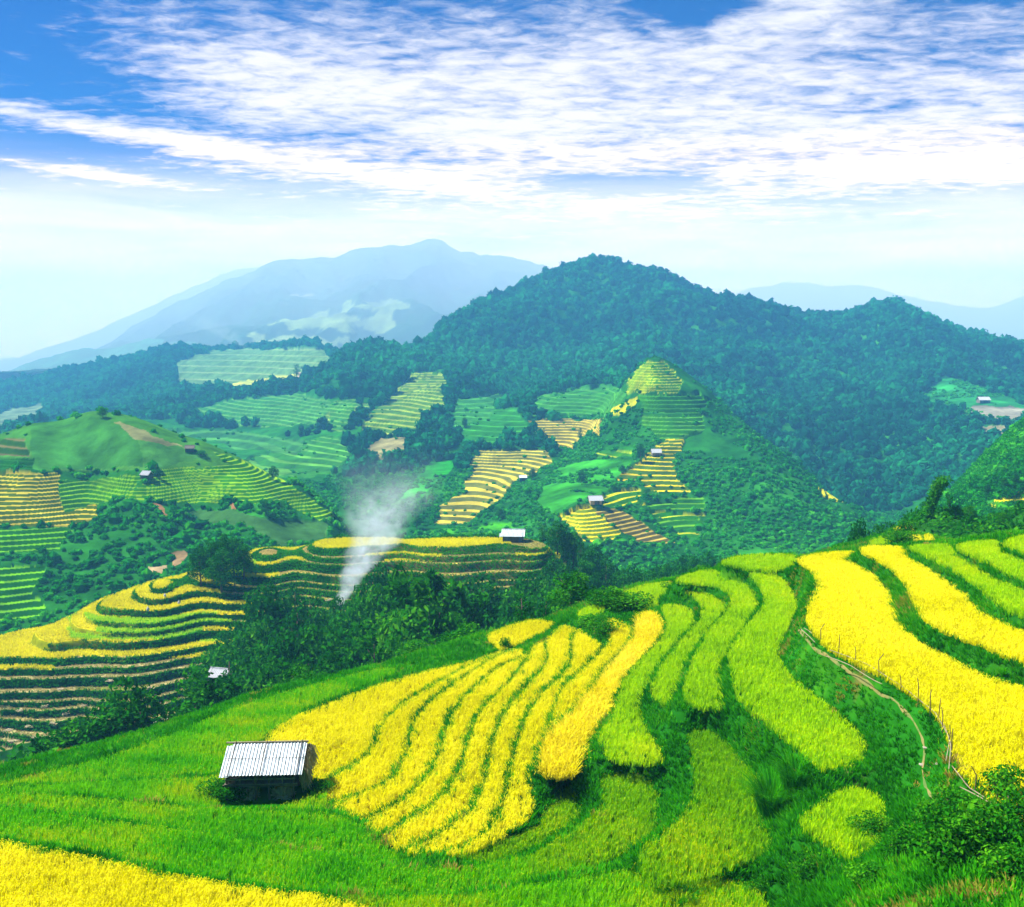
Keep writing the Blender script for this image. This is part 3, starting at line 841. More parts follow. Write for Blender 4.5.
# outline, distance range, tread colour, riser colour, step height (0 = smooth), tread share
ZONES = [
 (zb([(550, 270), (750, 268), (766, 303), (700, 345), (640, 372), (600, 420), (530, 470), (490, 500), (398, 500), (420, 440), (480, 402), (490, 370), (520, 340), (500, 310)]), 380, 760, (.58, .48, .04), (.13, .15, .02), 1.15, .55),
 (zb([(690, 180), (915, 178), (900, 215), (842, 235), (822, 272), (740, 265), (705, 222)]), 450, 800, (.60, .48, .04), (.15, .14, .02), 1.3, .55),
 (zb([(272, 80), (330, 20), (440, 18), (452, 80), (432, 95), (430, 160), (362, 182), (352, 218), (176, 222), (220, 150), (282, 95)]), 500, 1200, (.26, .36, .03), (.06, .16, .01), 2.0, .55),
 (zb([(60, 150), (160, 130), (215, 130), (200, 170), (120, 200), (50, 180)]), 500, 1200, (.22, .36, .05), (.06, .18, .02), 2.2, .55),
 (zb([(300, 420), (350, 350), (392, 308), (484, 300), (440, 350), (372, 402)]), 400, 900, (.02, .30, .01), (.01, .2, .01), 0, 1),
 (zb([(200, 270), (250, 232), (320, 232), (330, 270), (280, 300), (210, 305)]), 400, 1000, (.24, .22, .08), (.2, .2, .1), 0, 1),
 (zc([(70, 95), (120, 48), (150, 52), (202, 102), (182, 128), (60, 125)]), 450, 720, (.36, .42, .0), (.05, .2, .0), 1.6, .55),
 (zc([(0, 175), (50, 150), (100, 133), (82, 165), (40, 180)]), 450, 800, (.42, .44, .0), (.3, .36, .0), 0, 1),
 (zc([(90, 130), (240, 125), (270, 150), (240, 180), (100, 175)]), 450, 720, (.04, .2, .0), (.012, .1, .0), 2.2, .6),
 (zd([(790, -20), (900, -20), (890, 80), (830, 100), (850, 190), (882, 300), (985, 385), (700, 392), (580, 310), (380, 322), (520, 200), (620, 150), (690, 60)]), 380, 700, (.60, .48, .0), (.06, .13, .0), 1.55, .55),
 (zd([(300, 360), (720, 370), (730, 395), (600, 420), (560, 440), (640, 470), (440, 500), (300, 490), (300, 430)]), 340, 640, (.50, .48, .0), (.03, .15, .0), 1.2, .42),
 (zd([(-10, 570), (60, 520), (170, 488), (300, 500), (305, 560), (420, 620), (472, 690), (300, 760), (160, 740), (100, 640), (0, 600)]), 320, 520, (.72, .58, .0), (.16, .24, .0), 1.05, .58),
 (zd([(250, 510), (400, 498), (560, 580), (700, 680), (850, 745), (560, 735), (430, 640)]), 320, 520, (.40, .30, .04), (.13, .11, .02), 1.05, .55),
 (zd([(220, 80), (522, 92), (525, 142), (255, 138)]), 400, 700, (.3, .42, .0), (.03, .16, .0), 2.4, .45),
 (zd([(600, 520), (1100, 535), (1100, 560), (830, 580), (640, 560)]), 340, 640, (.36, .44, .0), (.02, .16, .0), 1.4, .35),
 (zd([(820, 655), (1040, 650), (1040, 720), (920, 705)]), 320, 600, (.36, .44, .0), (.02, .16, .0), 1.4, .4),
 (zc([(520, 352), (545, 362), (608, 402), (600, 405), (560, 390), (525, 368)]), 350, 600, (.5, .5, .0), (.05, .18, .0), 2.0, .6),
 (zd([(620, 470), (900, 420), (1010, 400), (1060, 460), (1060, 520), (700, 515), (560, 500)]), 340, 640, (.10, .30, .0), (.02, .15, .0), 1.5, .5),
 (zd([(640, 565), (1000, 570), (1060, 610), (1030, 650), (820, 650), (720, 640)]), 330, 620, (.10, .30, .0), (.02, .15, .0), 1.5, .5),
 (zc([(100, 182), (245, 178), (255, 215), (190, 235), (150, 240), (110, 215)]), 450, 720, (.08, .28, .01), (.02, .14, .0), 2.0, .5),
 (zb([(480, 200), (560, 150), (640, 150), (690, 190), (690, 230), (560, 262), (480, 262)]), 500, 950, (.04, .26, .02), (.02, .16, .01), 2.2, .5),
 (zb([(700, 100), (900, 70), (985, 100), (930, 165), (700, 170)]), 500, 950, (.06, .26, .02), (.025, .16, .01), 2.0, .5),
 (zb([(770, 330), (890, 300), (1000, 310), (930, 400), (820, 440), (760, 470), (700, 440)]), 380, 760, (.03, .24, .01), (.02, .16, .01), 0, .5),
 (zb([(365, 520), (520, 500), (640, 485), (650, 515), (520, 540), (360, 545)]), 300, 560, (.05, .32, .0), (.02, .16, .01), 0, .5),
 (np.array([(180, 410), (235, 400), (300, 393), (335, 405), (322, 426), (245, 426)]), 600, 1100, (.10, .30, .04), (.03, .17, .02), 2.2, .5),
 (np.array([(240, 462), (330, 432), (352, 448), (330, 478), (275, 480)]), 480, 900, (.10, .32, .03), (.03, .17, .01), 2.0, .5),
 (np.array([(330, 405), (362, 395), (352, 430), (330, 432)]), 600, 1100, (.12, .32, .03), (.03, .17, .01), 2.2, .5),
 (np.array([(455, 400), (500, 382), (520, 392), (480, 420), (452, 428)]), 500, 1100, (.06, .28, .03), (.03, .18, .02), 2.0, .5),
 # dome hill
 (za([(-200, 275), (180, 275), (187, 400), (290, 368), (292, 410), (220, 442), (-200, 442)]), 300, 470, (.56, .46, .03), (.07, .12, .0), 1.05, .5),
 (za([(180, 300), (425, 280), (400, 330), (300, 372), (187, 400)]), 300, 470, (.16, .36, .0), (.02, .14, .0), 1.1, .5),
 (za([(352, 358), (450, 300), (490, 265), (700, 253), (640, 213), (690, 222), (800, 262), (1008, 402), (965, 428), (850, 362), (600, 367)]), 300, 470, (.22, .42, .0), (.03, .19, .0), 1.0, .5),
 (za([(-200, 445), (220, 450), (172, 522), (-200, 522)]), 260, 440, (.13, .40, .0), (.015, .13, .0), 1.15, .5),
 (za([(-200, 540), (130, 560), (100, 640), (165, 712), (-200, 730)]), 250, 400, (.14, .42, .0), (.012, .12, .0), 1.25, .5),
 (za([(92, 130), (280, 108), (345, 118), (420, 180), (430, 262), (92, 267)]), 330, 480, (.045, .20, .02), (.0, .1, .0), 0, 1),
 (za([(345, 120), (400, 135), (560, 205), (470, 185), (415, 178)]), 330, 480, (.24, .25, .08), (.2, .2, .1), 0, 1),
 (za([(420, 180), (560, 205), (640, 222), (500, 262), (430, 262)]), 330, 480, (.07, .26, .03), (.2, .2, .1), 0, 1),
 (za([(-60, 172), (80, 172), (88, 228), (-60, 228)]), 330, 480, (.13, .12, .035), (.03, .1, .0), 2.5, .7),
 (za([(-60, 232), (105, 232), (105, 265), (-60, 268)]), 330, 480, (.02, .13, .01), (.01, .1, .0), 1.5, .6),
 (za([(458, 370), (485, 372), (505, 410), (490, 415)]), 260, 440, EARTH, EARTH, 0, 1),
 (za([(690, 362), (712, 375), (725, 405), (705, 395)]), 260, 440, EARTH, EARTH, 0, 1),
 (za([(512, 520), (555, 512), (565, 530), (530, 572)]), 250, 400, (.36, .24, .1), TAN, 0, 1),
 (za([(445, 560), (505, 558), (508, 572), (470, 595), (450, 585)]), 250, 400, (.34, .25, .12), TAN, 0, 1),
 (za([(560, 395), (700, 385), (830, 420), (990, 430), (985, 480), (850, 500), (740, 440), (600, 425)]), 260, 440, (.045, .15, .025), TAN, 0, 1),
 # far fields
 (np.array([(176, 362), (215, 350), (325, 347), (333, 360), (318, 372), (280, 378), (205, 390), (178, 390)]), 1000, 1780, (.22, .34, .10), (.12, .24, .06), 8, .6),
 (np.array([(205, 388), (260, 378), (305, 372), (300, 382), (240, 390)]), 1000, 1700, (.46, .50, .06), TAN, 0, 1),
 (np.array([(3, 412), (42, 402), (45, 412), (30, 425), (-20, 432)]), 900, 1700, (.16, .24, .10), TAN, 0, 1),
 (np.array([(155, 430), (230, 428), (305, 440), (300, 456), (230, 446)]), 560, 1100, (.06, .24, .03), (.03, .15, .02), 3, .6),
 (np.array([(298, 372), (316, 379), (312, 383), (296, 378)]), 800, 1400, (.7, .5, .4), TAN, 0, 1),
 # clearing on the right
 (zc([(770, 125), (830, 65), (880, 80), (975, 120), (1040, 150), (1040, 165), (900, 160), (860, 170), (800, 160)]), 650, 1100, (.02, .20, .03), TAN, 0, 1),
 (zc([(870, 175), (905, 145), (1040, 160), (1040, 185), (970, 205), (880, 195)]), 600, 1100, (.20, .19, .13), TAN, 0, 1),
 (zc([(915, 210), (980, 205), (975, 230), (930, 240)]), 600, 1100, (.22, .20, .10), TAN, 0, 1),
 # paddies on the right hill
 (zz_(840, 440, 5.565, [(790, 345), (860, 338), (870, 322), (985, 305), (990, 285), (1080, 270), (1080, 330), (1005, 345), (900, 365), (960, 395), (850, 390)]), 200, 330, (.78, .66, .0), (.04, .2, .0), 1.5, .7),
]
FOREST_OK = None


def hill_post(x, y, z):
    px, py = pix(x, y, z)
    zone = np.full(x.shape, -1)
    for k, (P, d0, d1, *r_) in enumerate(ZONES):
        lo, hi = P.min(0), P.max(0)
        m = (px > lo[0]) & (px < hi[0]) & (py > lo[1]) & (py < hi[1]) & (y > d0) & (y < d1)
        if m.any():
            jx = px[m] + 6 * fbm(px[m] * .09, py[m] * .09, 3, 3); jy = py[m] + 3.5 * fbm(px[m] * .09 + 9, py[m] * .09, 3, 4)
            zi = zone[m]; zi[inside(P, jx, jy)] = k; zone[m] = zi
    free = zone < 0
    free &= ~((y < 540) & (px < 345) & (py < 470))
    z = z + np.where(free, fbm(x * .03, y * .03, 4, 90) * np.clip(y * .006, 1.5, 7), fbm(x * .02, y * .02, 2, 91) * 1.2)
    z = z - np.abs(fbm(x * .0075 + .3 * vnoise(x * .003, y * .003, 7), y * .0035, 3, 95)) * 46 * smooth01((y - 780) / 300) * smooth01((x / y + .17) / .08) - 5 * smooth01((y - 780) / 300) * smooth01((x / y + .17) / .08)
    tread = np.zeros(x.shape, bool)
    fr_ = np.zeros(x.shape)
    for k, (P, d0, d1, tc, rc, sh, share) in enumerate(ZONES):
        if sh:
            m = zone == k
            if m.any():
                zz = z[m] + fbm(x[m] * .04, y[m] * .04, 2, 92) * .5
                lv = zz / sh; f = lv - np.floor(lv)
                z[m] = (np.floor(lv) + smooth01((f - share) / (1 - share + 1e-6))) * sh
                tread[m] = f < share; fr_[m] = np.floor(lv)
    return z, (zone, tread, px, py, fr_)


HILL.post = hill_post
ys = [250.0]
while ys[-1] < 1826:
    ys.append(ys[-1] * (1.0020 if ys[-1] < 400 else 1.0014 if ys[-1] < 760 else 1.004))
ys = np.array(ys)
X, Y, Z, (zone, tread, px, py, lev) = polar(HILL, -.68, .68, 1150, ys)
c = np.zeros(X.shape + (4,)); c[..., 3] = 1
gn = fbm(X * .03, Y * .03, 5, 71)
c[..., :3] = CI(.010, .10, .008) + np.clip(gn + .1, 0, 1)[..., None] * CI(.03, .18, .008)
bare_ = (Y < 540) & (px < 345) & (py < 470)
c[bare_, :3] = CI(.05, .20, .015) + np.clip(gn[bare_] + .1, 0, 1)[:, None] * CI(.05, .10, .01)
fv = fbm(X * .012 + 7, Y * .012, 3, 14)
for k, (P, d0, d1, tc, rc, sh, share) in enumerate(ZONES):
    m = zone == k
    if m.any():
        jit = 1 + (.5 * vnoise(lev[m] * 5.3, np.floor((px[m] + 14 * vnoise(lev[m] * 3.3, lev[m] * 0, 8)) / 34) * 3.1, 6) if sh else .8 * fbm(X[m] * .06, Y[m] * .06, 5, 44))
        tcol = np.array(tc)[None] * jit[:, None]
        c[m, :3] = np.where(tread[m][:, None] | (sh == 0), tcol, np.array(rc)[None])
Fc = grid_faces(*X.shape)
fx = px[:-1, :-1].ravel(); fy = Y[:-1, :-1].ravel()
right_h = (fy < 400) & (fx > 880)
dome = (fy < 540) & (fx < 420) & ~right_h
spur = (fy < 700) & ~dome & ~right_h
foot = (fx < 340) & (fy > 1000) | ((fx < 300) & ~dome & ~spur)
mount = ~(right_h | dome | spur | foot)
Vv = np.c_[X.ravel(), Y.ravel(), Z.ravel()]; cc = c.reshape(-1, 4)
for nm, mk, ds in (('dome_hill', dome, 'rounded hill of green terraces on the left'), ('spur_hill', spur, 'steep pointed spur with golden steps'), ('side_hill', right_h, 'dark green slope on the right'), ('foothills', foot, 'hazy wooded foothills'), ('forest_mountain', mount, 'big forested mountain')):
    f = Fc[mk]
    used, inv = np.unique(f, return_inverse=True)
    tag(mesh_np(nm, Vv[used], [inv.reshape(f.shape)], M['hills'], None, {'ground': cc[used]}, smooth=True), ds, None, None, 'structure')
HX, HY, HZ, HZONE, HPX, HPY = X, Y, Z, zone, px, py
LY = np.log(ys)


def hz_at(x, y):
    u = (x / y + .68) / 1.36 * 1149
    k = np.interp(np.log(y), LY, np.arange(len(ys)))
    iu = np.clip(u.astype(int), 0, 1148); ik = np.clip(k.astype(int), 0, len(ys) - 2)
    fu, fk = u - iu, k - ik
    z = (HZ[ik, iu] * (1 - fu) + HZ[ik, iu + 1] * fu) * (1 - fk) + (HZ[ik + 1, iu] * (1 - fu) + HZ[ik + 1, iu + 1] * fu) * fk
    return z, HZONE[ik, iu]


# ================================================================ FAR RIDGES
def ridge(name, sky, dr, d0, d1, foot_py, col, desc, seed, amp, patch=None):
    sx, sy = np.array([s[0] for s in sky], float), np.array([s[1] for s in sky], float)
    us = np.linspace(-.75, .75, 520)
    pxx = 512 + 1000 * us * 1.0
    # smooth skyline
    s = np.interp(pxx, sx, sy)
    kx = np.exp(-np.linspace(-2, 2, 15) ** 2); kx /= kx.sum()
    s = np.convolve(np.pad(s, 7, 'edge'), kx, 'valid')
    v_sky = uv(pxx, s)[1]; v_ft = uv(pxx, np.full_like(pxx, foot_py))[1]
    d = np.concatenate([np.linspace(d0, dr, 150), np.linspace(dr, d1, 40)[1:]])
    U, Y = np.meshgrid(us, d); X = U * Y
    drn = dr * (1 + .05 * fbm(U * 6, U * 0, 3, seed))
    t = np.where(Y < drn, (Y - d0) / (drn - d0), 1 - (Y - drn) / (d1 * 1.05 - drn))
    t = np.clip(t, 0, 1)
    zf = v_ft * d0; zs = v_sky * dr
    prof = t ** 1.15
    Z = zf[None] + (zs - zf)[None] * prof
    rn = 1 - 2 * np.abs(fbm(X / (dr * .05), Y / (dr * .09), 5, seed + 3))
    fine = fbm(X / (dr * .008), Y / (dr * .008), 3, seed + 5)
    Z = Z + amp * dr * (rn - .75) * (.25 + .75 * np.sin(pi * np.clip(t, 0, 1)) ** .7) * smooth01(t * 3) + fine * dr * .0022
    c = np.zeros(X.shape + (4,)); c[..., 3] = 1
    g = fbm(X / (dr * .03), Y / (dr * .03), 4, seed + 8)
    c[..., :3] = np.array(col) * (1 + .5 * g[..., None])
    PX, PY = pix(X, Y, Z)
    if patch:
        for (x0, y0, rx, ry, pc, thr) in patch:
            w = np.exp(-((PX - x0) / rx) ** 2 - ((PY - y0) / ry) ** 2) + .7 * fbm(X / (dr * .012), Y / (dr * .03), 3, seed + 9)
            c[w > thr, :3] = pc
    o = mesh_np(name, np.c_[X.ravel(), Y.ravel(), Z.ravel()], [grid_faces(*X.shape)], M['far'], None, {'ground': c.reshape(-1, 4)}, smooth=True)
    tag(o, desc, None, None, 'structure')
    return o


ridge('far_mountain', [(-300, 420), (-100, 405), (0, 385), (60, 368), (100, 348), (140, 325), (180, 303), (240, 276), (285, 260), (310, 262), (345, 255), (380, 246), (410, 242), (433, 236), (455, 245), (475, 253), (500, 253), (540, 261), (580, 272), (640, 300), (720, 330), (900, 360), (1300, 370)],
      3100, 1900, 3800, 372, (.012, .07, .02), 'far hazy mountain with the highest peak, left of the forest', 101, .016,
      [(340, 322, 70, 14, (.30, .40, .08), .6), (380, 306, 50, 8, (.26, .36, .08), .62), (300, 340, 60, 8, (.32, .42, .10), .58), (298, 295, 30, 3, (.5, .46, .3), .85)])
ridge('far_foothill', [(-300, 400), (-60, 388), (0, 376), (40, 360), (80, 349), (120, 347), (150, 338), (190, 338), (240, 352), (330, 352), (420, 370), (600, 390), (1300, 400)],
      2350, 1850, 2750, 405, (.06, .22, .09), 'hazy wooded foothill on the far left', 141, .012, [(30, 378, 30, 6, (.3, .34, .2), .5)])
ridge('faint_ridge', [(-300, 385), (-100, 375), (0, 362), (80, 338), (150, 308), (200, 284), (235, 270), (270, 266), (400, 275), (600, 310), (690, 312), (720, 296), (745, 288), (775, 284), (805, 281), (835, 287), (860, 284), (885, 293), (920, 300), (955, 308), (985, 309), (1010, 300), (1040, 288), (1100, 280), (1300, 290)],
      4200, 3500, 4800, 372, (.012, .06, .03), 'faint ridge along the horizon', 171, .01)

# valley floor under everything, out past the last ridge
th = np.linspace(0, 2 * pi, 97)[:-1]
rr = np.array([1., 60, 300, 900, 1500, 3000, 5100])
BX = np.r_[0, (rr[:, None] * np.cos(th)).ravel()]; BY = np.r_[0, (rr[:, None] * np.sin(th)).ravel()]
BZ = np.full(len(BX), -240.0)
f3 = np.array([[0, 1 + (j + 1) % 96, 1 + j] for j in range(96)])[:, ::-1]
f4 = np.array([[1 + i * 96 + j, 1 + i * 96 + (j + 1) % 96, 1 + (i + 1) * 96 + (j + 1) % 96, 1 + (i + 1) * 96 + j] for i in range(len(rr) - 1) for j in range(96)])[:, ::-1]
bc = np.tile(np.array([.012, .08, .02, 1.]), (len(BX), 1))
tag(mesh_np('valley_ground', np.c_[BX, BY, BZ], [f4, f3], M['far'], None, {'ground': bc}), 'valley floor', None, None, 'structure')
# ================================================================ TREES
def ico(sub):
    import bmesh
    bm = bmesh.new(); bmesh.ops.create_icosphere(bm, subdivisions=sub, radius=1.0)
    V = np.array([v.co[:] for v in bm.verts]); Fa = np.array([[v.index for v in f.verts] for f in bm.faces]); bm.free()
    return V, Fa


ICO1, ICO2 = ico(1), ico(2)


def rand_dirs(n, rs=rng):
    v = rs.normal(size=(n, 3)); return v / (np.linalg.norm(v, axis=1)[:, None] + 1e-9)


def leaf_quads(P, Nrm, size, tint, aspect=.6, rs=rng):
    """one pointed leaf-shaped quad per point"""
    n = len(P)
    r = rand_dirs(n, rs)
    A_ = np.cross(Nrm, r); A_ /= np.linalg.norm(A_, axis=1)[:, None] + 1e-9
    B_ = np.cross(Nrm, A_)
    s = (size * rs.uniform(.6, 1.35, n))[:, None]
    V = np.stack([P - A_ * s * .6, P + B_ * s * aspect * .5, P + A_ * s * .6, P - B_ * s * aspect * .5], 1).reshape(-1, 3)
    q = np.arange(n)[:, None] * 4 + np.arange(4)[None]
    return V, q, np.clip(np.repeat(tint, 4), 0, 1)


def lobes_crown(lobes, per, size, rs, shell=.35, droop=0.0):
    Ps, Ns, Ts = [], [], []
    for (cx, cy, cz, r, rz) in lobes:
        n = int(per * r * r)
        d = rand_dirs(n, rs)
        rad = (1 - shell * rs.random(n) ** 1.6) * (1 + .28 * fbm(d[:, 0] * 3 + cx * 5, d[:, 1] * 3 + d[:, 2] * 2.3 + cy * 5, 3, 3))
        P = np.array([cx, cy, cz]) + d * rad[:, None] * np.array([r, r, rz])
        Nn = d * .55 + rand_dirs(n, rs) * .8 + np.array([0, 0, .25])
        Nn /= np.linalg.norm(Nn, axis=1)[:, None]
        Ps.append(P); Ns.append(Nn); Ts.append(np.full(n, rs.normal(.48, .13)) + rs.normal(0, .15, n))
    P, Nn, T = map(np.concatenate, (Ps, Ns, Ts))
    return leaf_quads(P, Nn, size, T, .65, rs)


PROTO = {}


def make_tree(kind, seed, mat, H_=10.0):
    rs = np.random.default_rng(seed)
    tr = MB(); lob = []
    if kind == 'broad':
        nl = 16
        lean = rs.uniform(-.4, .4, 2)
        tr.tube([[0, 0, -1.2], [lean[0] * .3, lean[1] * .3, 2], [lean[0], lean[1], 5.5], [lean[0] * 1.2, lean[1] * 1.2, 7.5]], [.28, .22, .14, .05], 7)
        for k in range(nl):
            a = k * 2.4 + rs.uniform(-.4, .4); hz = 2.6 + 6.2 * (k / nl) + rs.uniform(-.5, .5)
            rr_ = (2.6 - 1.7 * abs(hz - 5) / 5) * rs.uniform(.6, 1.15)
            c = np.array([cos(a) * rr_ + lean[0], sin(a) * rr_ + lean[1], hz])
            r = rs.uniform(1.05, 1.75) * (1.05 - .25 * (hz / 10))
            lob.append((*c, r, r * .8))
            if k % 2 == 0:
                b0 = np.array([lean[0] * hz / 8, lean[1] * hz / 8, hz * .62])
                tr.tube([b0, (b0 + c) / 2 + [0, 0, .3], c], [.11, .07, .03], 5)
        lob.append((lean[0], lean[1], 8.9, 1.3, 1.1)); lob.append((0, 0, 5.5, 2.2, 2.6))
        cr = lobes_crown(lob, 120, .34, rs)
    elif kind == 'slim':
        tr.tube([[0, 0, -1], [.05, 0, 4], [0, .1, 9]], [.16, .11, .03], 6)
        for k in range(12):
            a = k * 2.4; hz = 2.5 + 6.8 * k / 12
            r = rs.uniform(.6, 1.0) * (1.25 - .06 * hz); c = (cos(a) * .7, sin(a) * .7, hz)
            lob.append((*c, r, r * 1.05)); tr.tube([[0, 0, hz - .8], c], [.05, .02], 4)
        cr = lobes_crown(lob, 210, .28, rs)
    elif kind == 'shrub':
        for k in range(9):
            a = k * 2.4; rr_ = rs.uniform(.1, 1.5); r = rs.uniform(.7, 1.15); c = (cos(a) * rr_, sin(a) * rr_, rs.uniform(.5, 1.9) * (1.2 - .3 * rr_))
            lob.append((*c, r, r * .8)); tr.tube([[0, 0, -.4], [c[0] * .4, c[1] * .4, c[2] * .5], c], [.07, .05, .02], 5)
        cr = lobes_crown(lob, 230, .21, rs, .5)
    elif kind == 'bamboo':
        # culms that rise straight and nod at the tip, each dressed in hanging leaf sprays
        P, Nn, T = [], [], []
        for k in range(9):
            a = k * .7 + rs.uniform(-.3, .3); sp_ = rs.uniform(.1, 1.0); top = rs.uniform(7.5, 11.0); nod = rs.uniform(1.0, 2.8)
            s = np.linspace(0, 1, 14)
            hgt = top * (1.12 * s - .16 * s ** 6 - .08 * s ** 10 * nod); outw = sp_ * .4 + nod * s ** 3.2 * 1.0
            pts = np.c_[np.cos(a) * outw, np.sin(a) * outw, hgt - .5]
            tr.tube(pts, np.linspace(.055, .012, 14), 5)
            n = 420
            sv_ = rs.uniform(.28, 1.0, n); pc = np.stack([np.interp(sv_, s, pts[:, i]) for i in range(3)], 1)
            w = .52 * np.sin(pi * np.clip((sv_ - .2) / .85, 0, 1)) ** .7
            off = rand_dirs(n, rs) * (w * rs.random(n) ** .5)[:, None]
            P.append(pc + off - [0, 0, .1]); Nn.append(rand_dirs(n, rs) * .8 + off * .4 + np.array([0, 0, .3])); T.append(np.full(n, rs.normal(.5, .12)) + rs.normal(0, .13, n))
        P, Nn, T = map(np.concatenate, (P, Nn, T)); Nn /= np.linalg.norm(Nn, axis=1)[:, None]
        cr = leaf_quads(P, Nn, .36, T, .42, rs)
    elif kind == 'plume':
        # one very tall culm, bare below, bent over at the tip
        s = np.linspace(0, 1, 18)
        pts = np.c_[.9 * s ** 2 + 1.3 * s ** 6, .2 * s, 10 * (1.05 * s - .1 * s ** 8) - .5]
        tr.tube(pts, np.linspace(.10, .02, 18), 6)
        n = 2200; sv_ = rs.uniform(.34, 1.0, n); pc = np.stack([np.interp(sv_, s, pts[:, i]) for i in range(3)], 1)
        off = rand_dirs(n, rs) * (.15 + .75 * smooth01((sv_ - .3) / .55))[:, None] * rs.random(n)[:, None] ** .6
        Nn = rand_dirs(n, rs); cr = leaf_quads(pc + off, Nn, .36, rs.normal(.5, .16, n), .45, rs)
    root = empty({'shrub': 'shrub', 'bamboo': 'bamboo_clump', 'plume': 'bamboo_plume'}.get(kind, 'broadleaf_tree' if kind == 'broad' else 'slender_tree'), (0, 0, -500))
    tr.build('stems' if kind in ('shrub', 'bamboo') else 'trunk', M['bark'], root, smooth=True)
    mesh_np('crown', cr[0], [cr[1]], mat, root, {'tint': cr[2]})
    return root


PR = {}
for i in range(4): PR['broad', i] = [make_tree('broad', 100 + i, M['leaf']), False]
for i in range(2): PR['light', i] = [make_tree('broad', 130 + i, M['leaf_light']), False]
for i in range(2): PR['slim', i] = [make_tree('slim', 150 + i, M['leaf']), False]
for i in range(3): PR['bamboo', i] = [make_tree('bamboo', 160 + i, M['leaf_light']), False]
for i in range(3): PR['shrub', i] = [make_tree('shrub', 170 + i, M['leaf_light'] if i != 1 else M['leaf']), False]
PR['plume', 0] = [make_tree('plume', 190, M['leaf_light']), False]
HT = {'broad': 10.0, 'light': 10.0, 'slim': 9.6, 'bamboo': 9.6, 'shrub': 2.7, 'plume': 10.0}
NV = {'broad': 4, 'light': 2, 'slim': 2, 'bamboo': 3, 'shrub': 3, 'plume': 1}


def put(kind, loc, height, width=None, label=None, cat='tree', group=None, var=None, rz=None):
    i = random.randrange(NV[kind]) if var is None else var
    rec = PR[kind, i]
    if not rec[1]:
        o = rec[0]; rec[1] = True
    else:
        o = copy_tree(rec[0])
        for k_ in ('group', 'label'):
            if k_ in o: del o[k_]
    s = height / HT[kind]; w = s * (width or 1.0)
    o.location = tuple(float(v) for v in loc); o.rotation_euler = (0, 0, random.uniform(0, 6.28) if rz is None else rz); o.scale = (w, w, s)
    tag(o, label, cat, group)
    return o


def t1_at(px, d):
    u = uv(px, 600.)[0]
    return np.array([u * d, d, float(T1.z(np.array([u * d]), np.array([float(d)]))[0])])


def nearest_ground(x, y):
    z = float(T1.z(np.array([x]), np.array([y]))[0]) if y > 86 else -999
    if y < 128: z = max(z, float(nz_at(x, y)))
    return z


# ---- wood in the gully between the near hill and the terraced hill
SIL = np.array([(190, 700), (205, 688), (215, 655), (232, 640), (245, 628), (262, 614), (285, 608), (310, 606), (335, 602), (360, 592), (385, 586), (420, 588), (450, 592), (480, 596), (505, 594), (530, 592), (548, 594), (565, 592)])
SKL = np.array([(180, 732), (230, 708), (330, 685), (410, 660), (490, 645), (560, 615), (650, 582)])
GW = 'trees of the dark wood behind the near hill'
n_w = 0
for row, (f_, d) in enumerate(((0.0, 178), (.22, 160), (.45, 140), (.68, 118), (.88, 100))):
    px_ = 200 + row * 7
    while px_ < 575:
        top = np.interp(px_, SIL[:, 0], SIL[:, 1]) - ((2 if 316 < px_ < 368 else 22) if px_ < 390 else 13); sk = np.interp(px_, SKL[:, 0], SKL[:, 1])
        ty = top + (sk - top) * f_ + random.uniform(-10, 9)
        dd = d + random.uniform(-7, 7)
        u, v = uv(px_, ty)
        x0, y0 = u * dd, dd
        zg = nearest_ground(x0, y0)
        hgt = float(np.clip(v * dd - zg, 5, 29))
        kind = random.choice(['broad', 'broad', 'light', 'slim', 'light' if row > 0 else 'broad'])
        if row == 0 and 395 < px_ < 525: kind = 'broad'
        wdt = float(np.clip(13 / hgt, .7, 1.4)) * random.uniform(.8, 1.2)
        put(kind, (x0, y0, zg), hgt, wdt, {'broad': 'dark leafy tree crowded into the wood between the near hill and harvested terraces', 'slim': 'narrow dark tree crowded into the wood between the near hill and harvested terraces', 'light': 'lighter green leafy tree crowded into the wood between near hill and harvested terraces'}[kind], 'tree', GW + {'broad': '', 'slim': ', narrow', 'light': ', light'}[kind])
        n_w += 1
        px_ += random.uniform(13, 20) * 150 / dd
for (a, b, d, hgt, lab) in [(398, 560, 134, 0, 'bamboo clump with tall nodding tips, the highest one above the dark wood'),
                          (424, 556, 132, 0, 'bamboo clump whose longest culm arches over to the right above the wood'),
                          (458, 572, 136, 0, 'bamboo clump between the two arching clumps, low in front of the brown terraces'),
                          (498, 578, 138, 0, 'bamboo clump nodding at the right end of the dark wood')]:
    u, v = uv(a, b); zg = nearest_ground(u * d, d)
    put('bamboo', (u * d, d, zg), (v * d - zg) * 1.02, .8, lab, 'bamboo', 'bamboo clumps above the wood', var=n_w % 3); n_w += 1

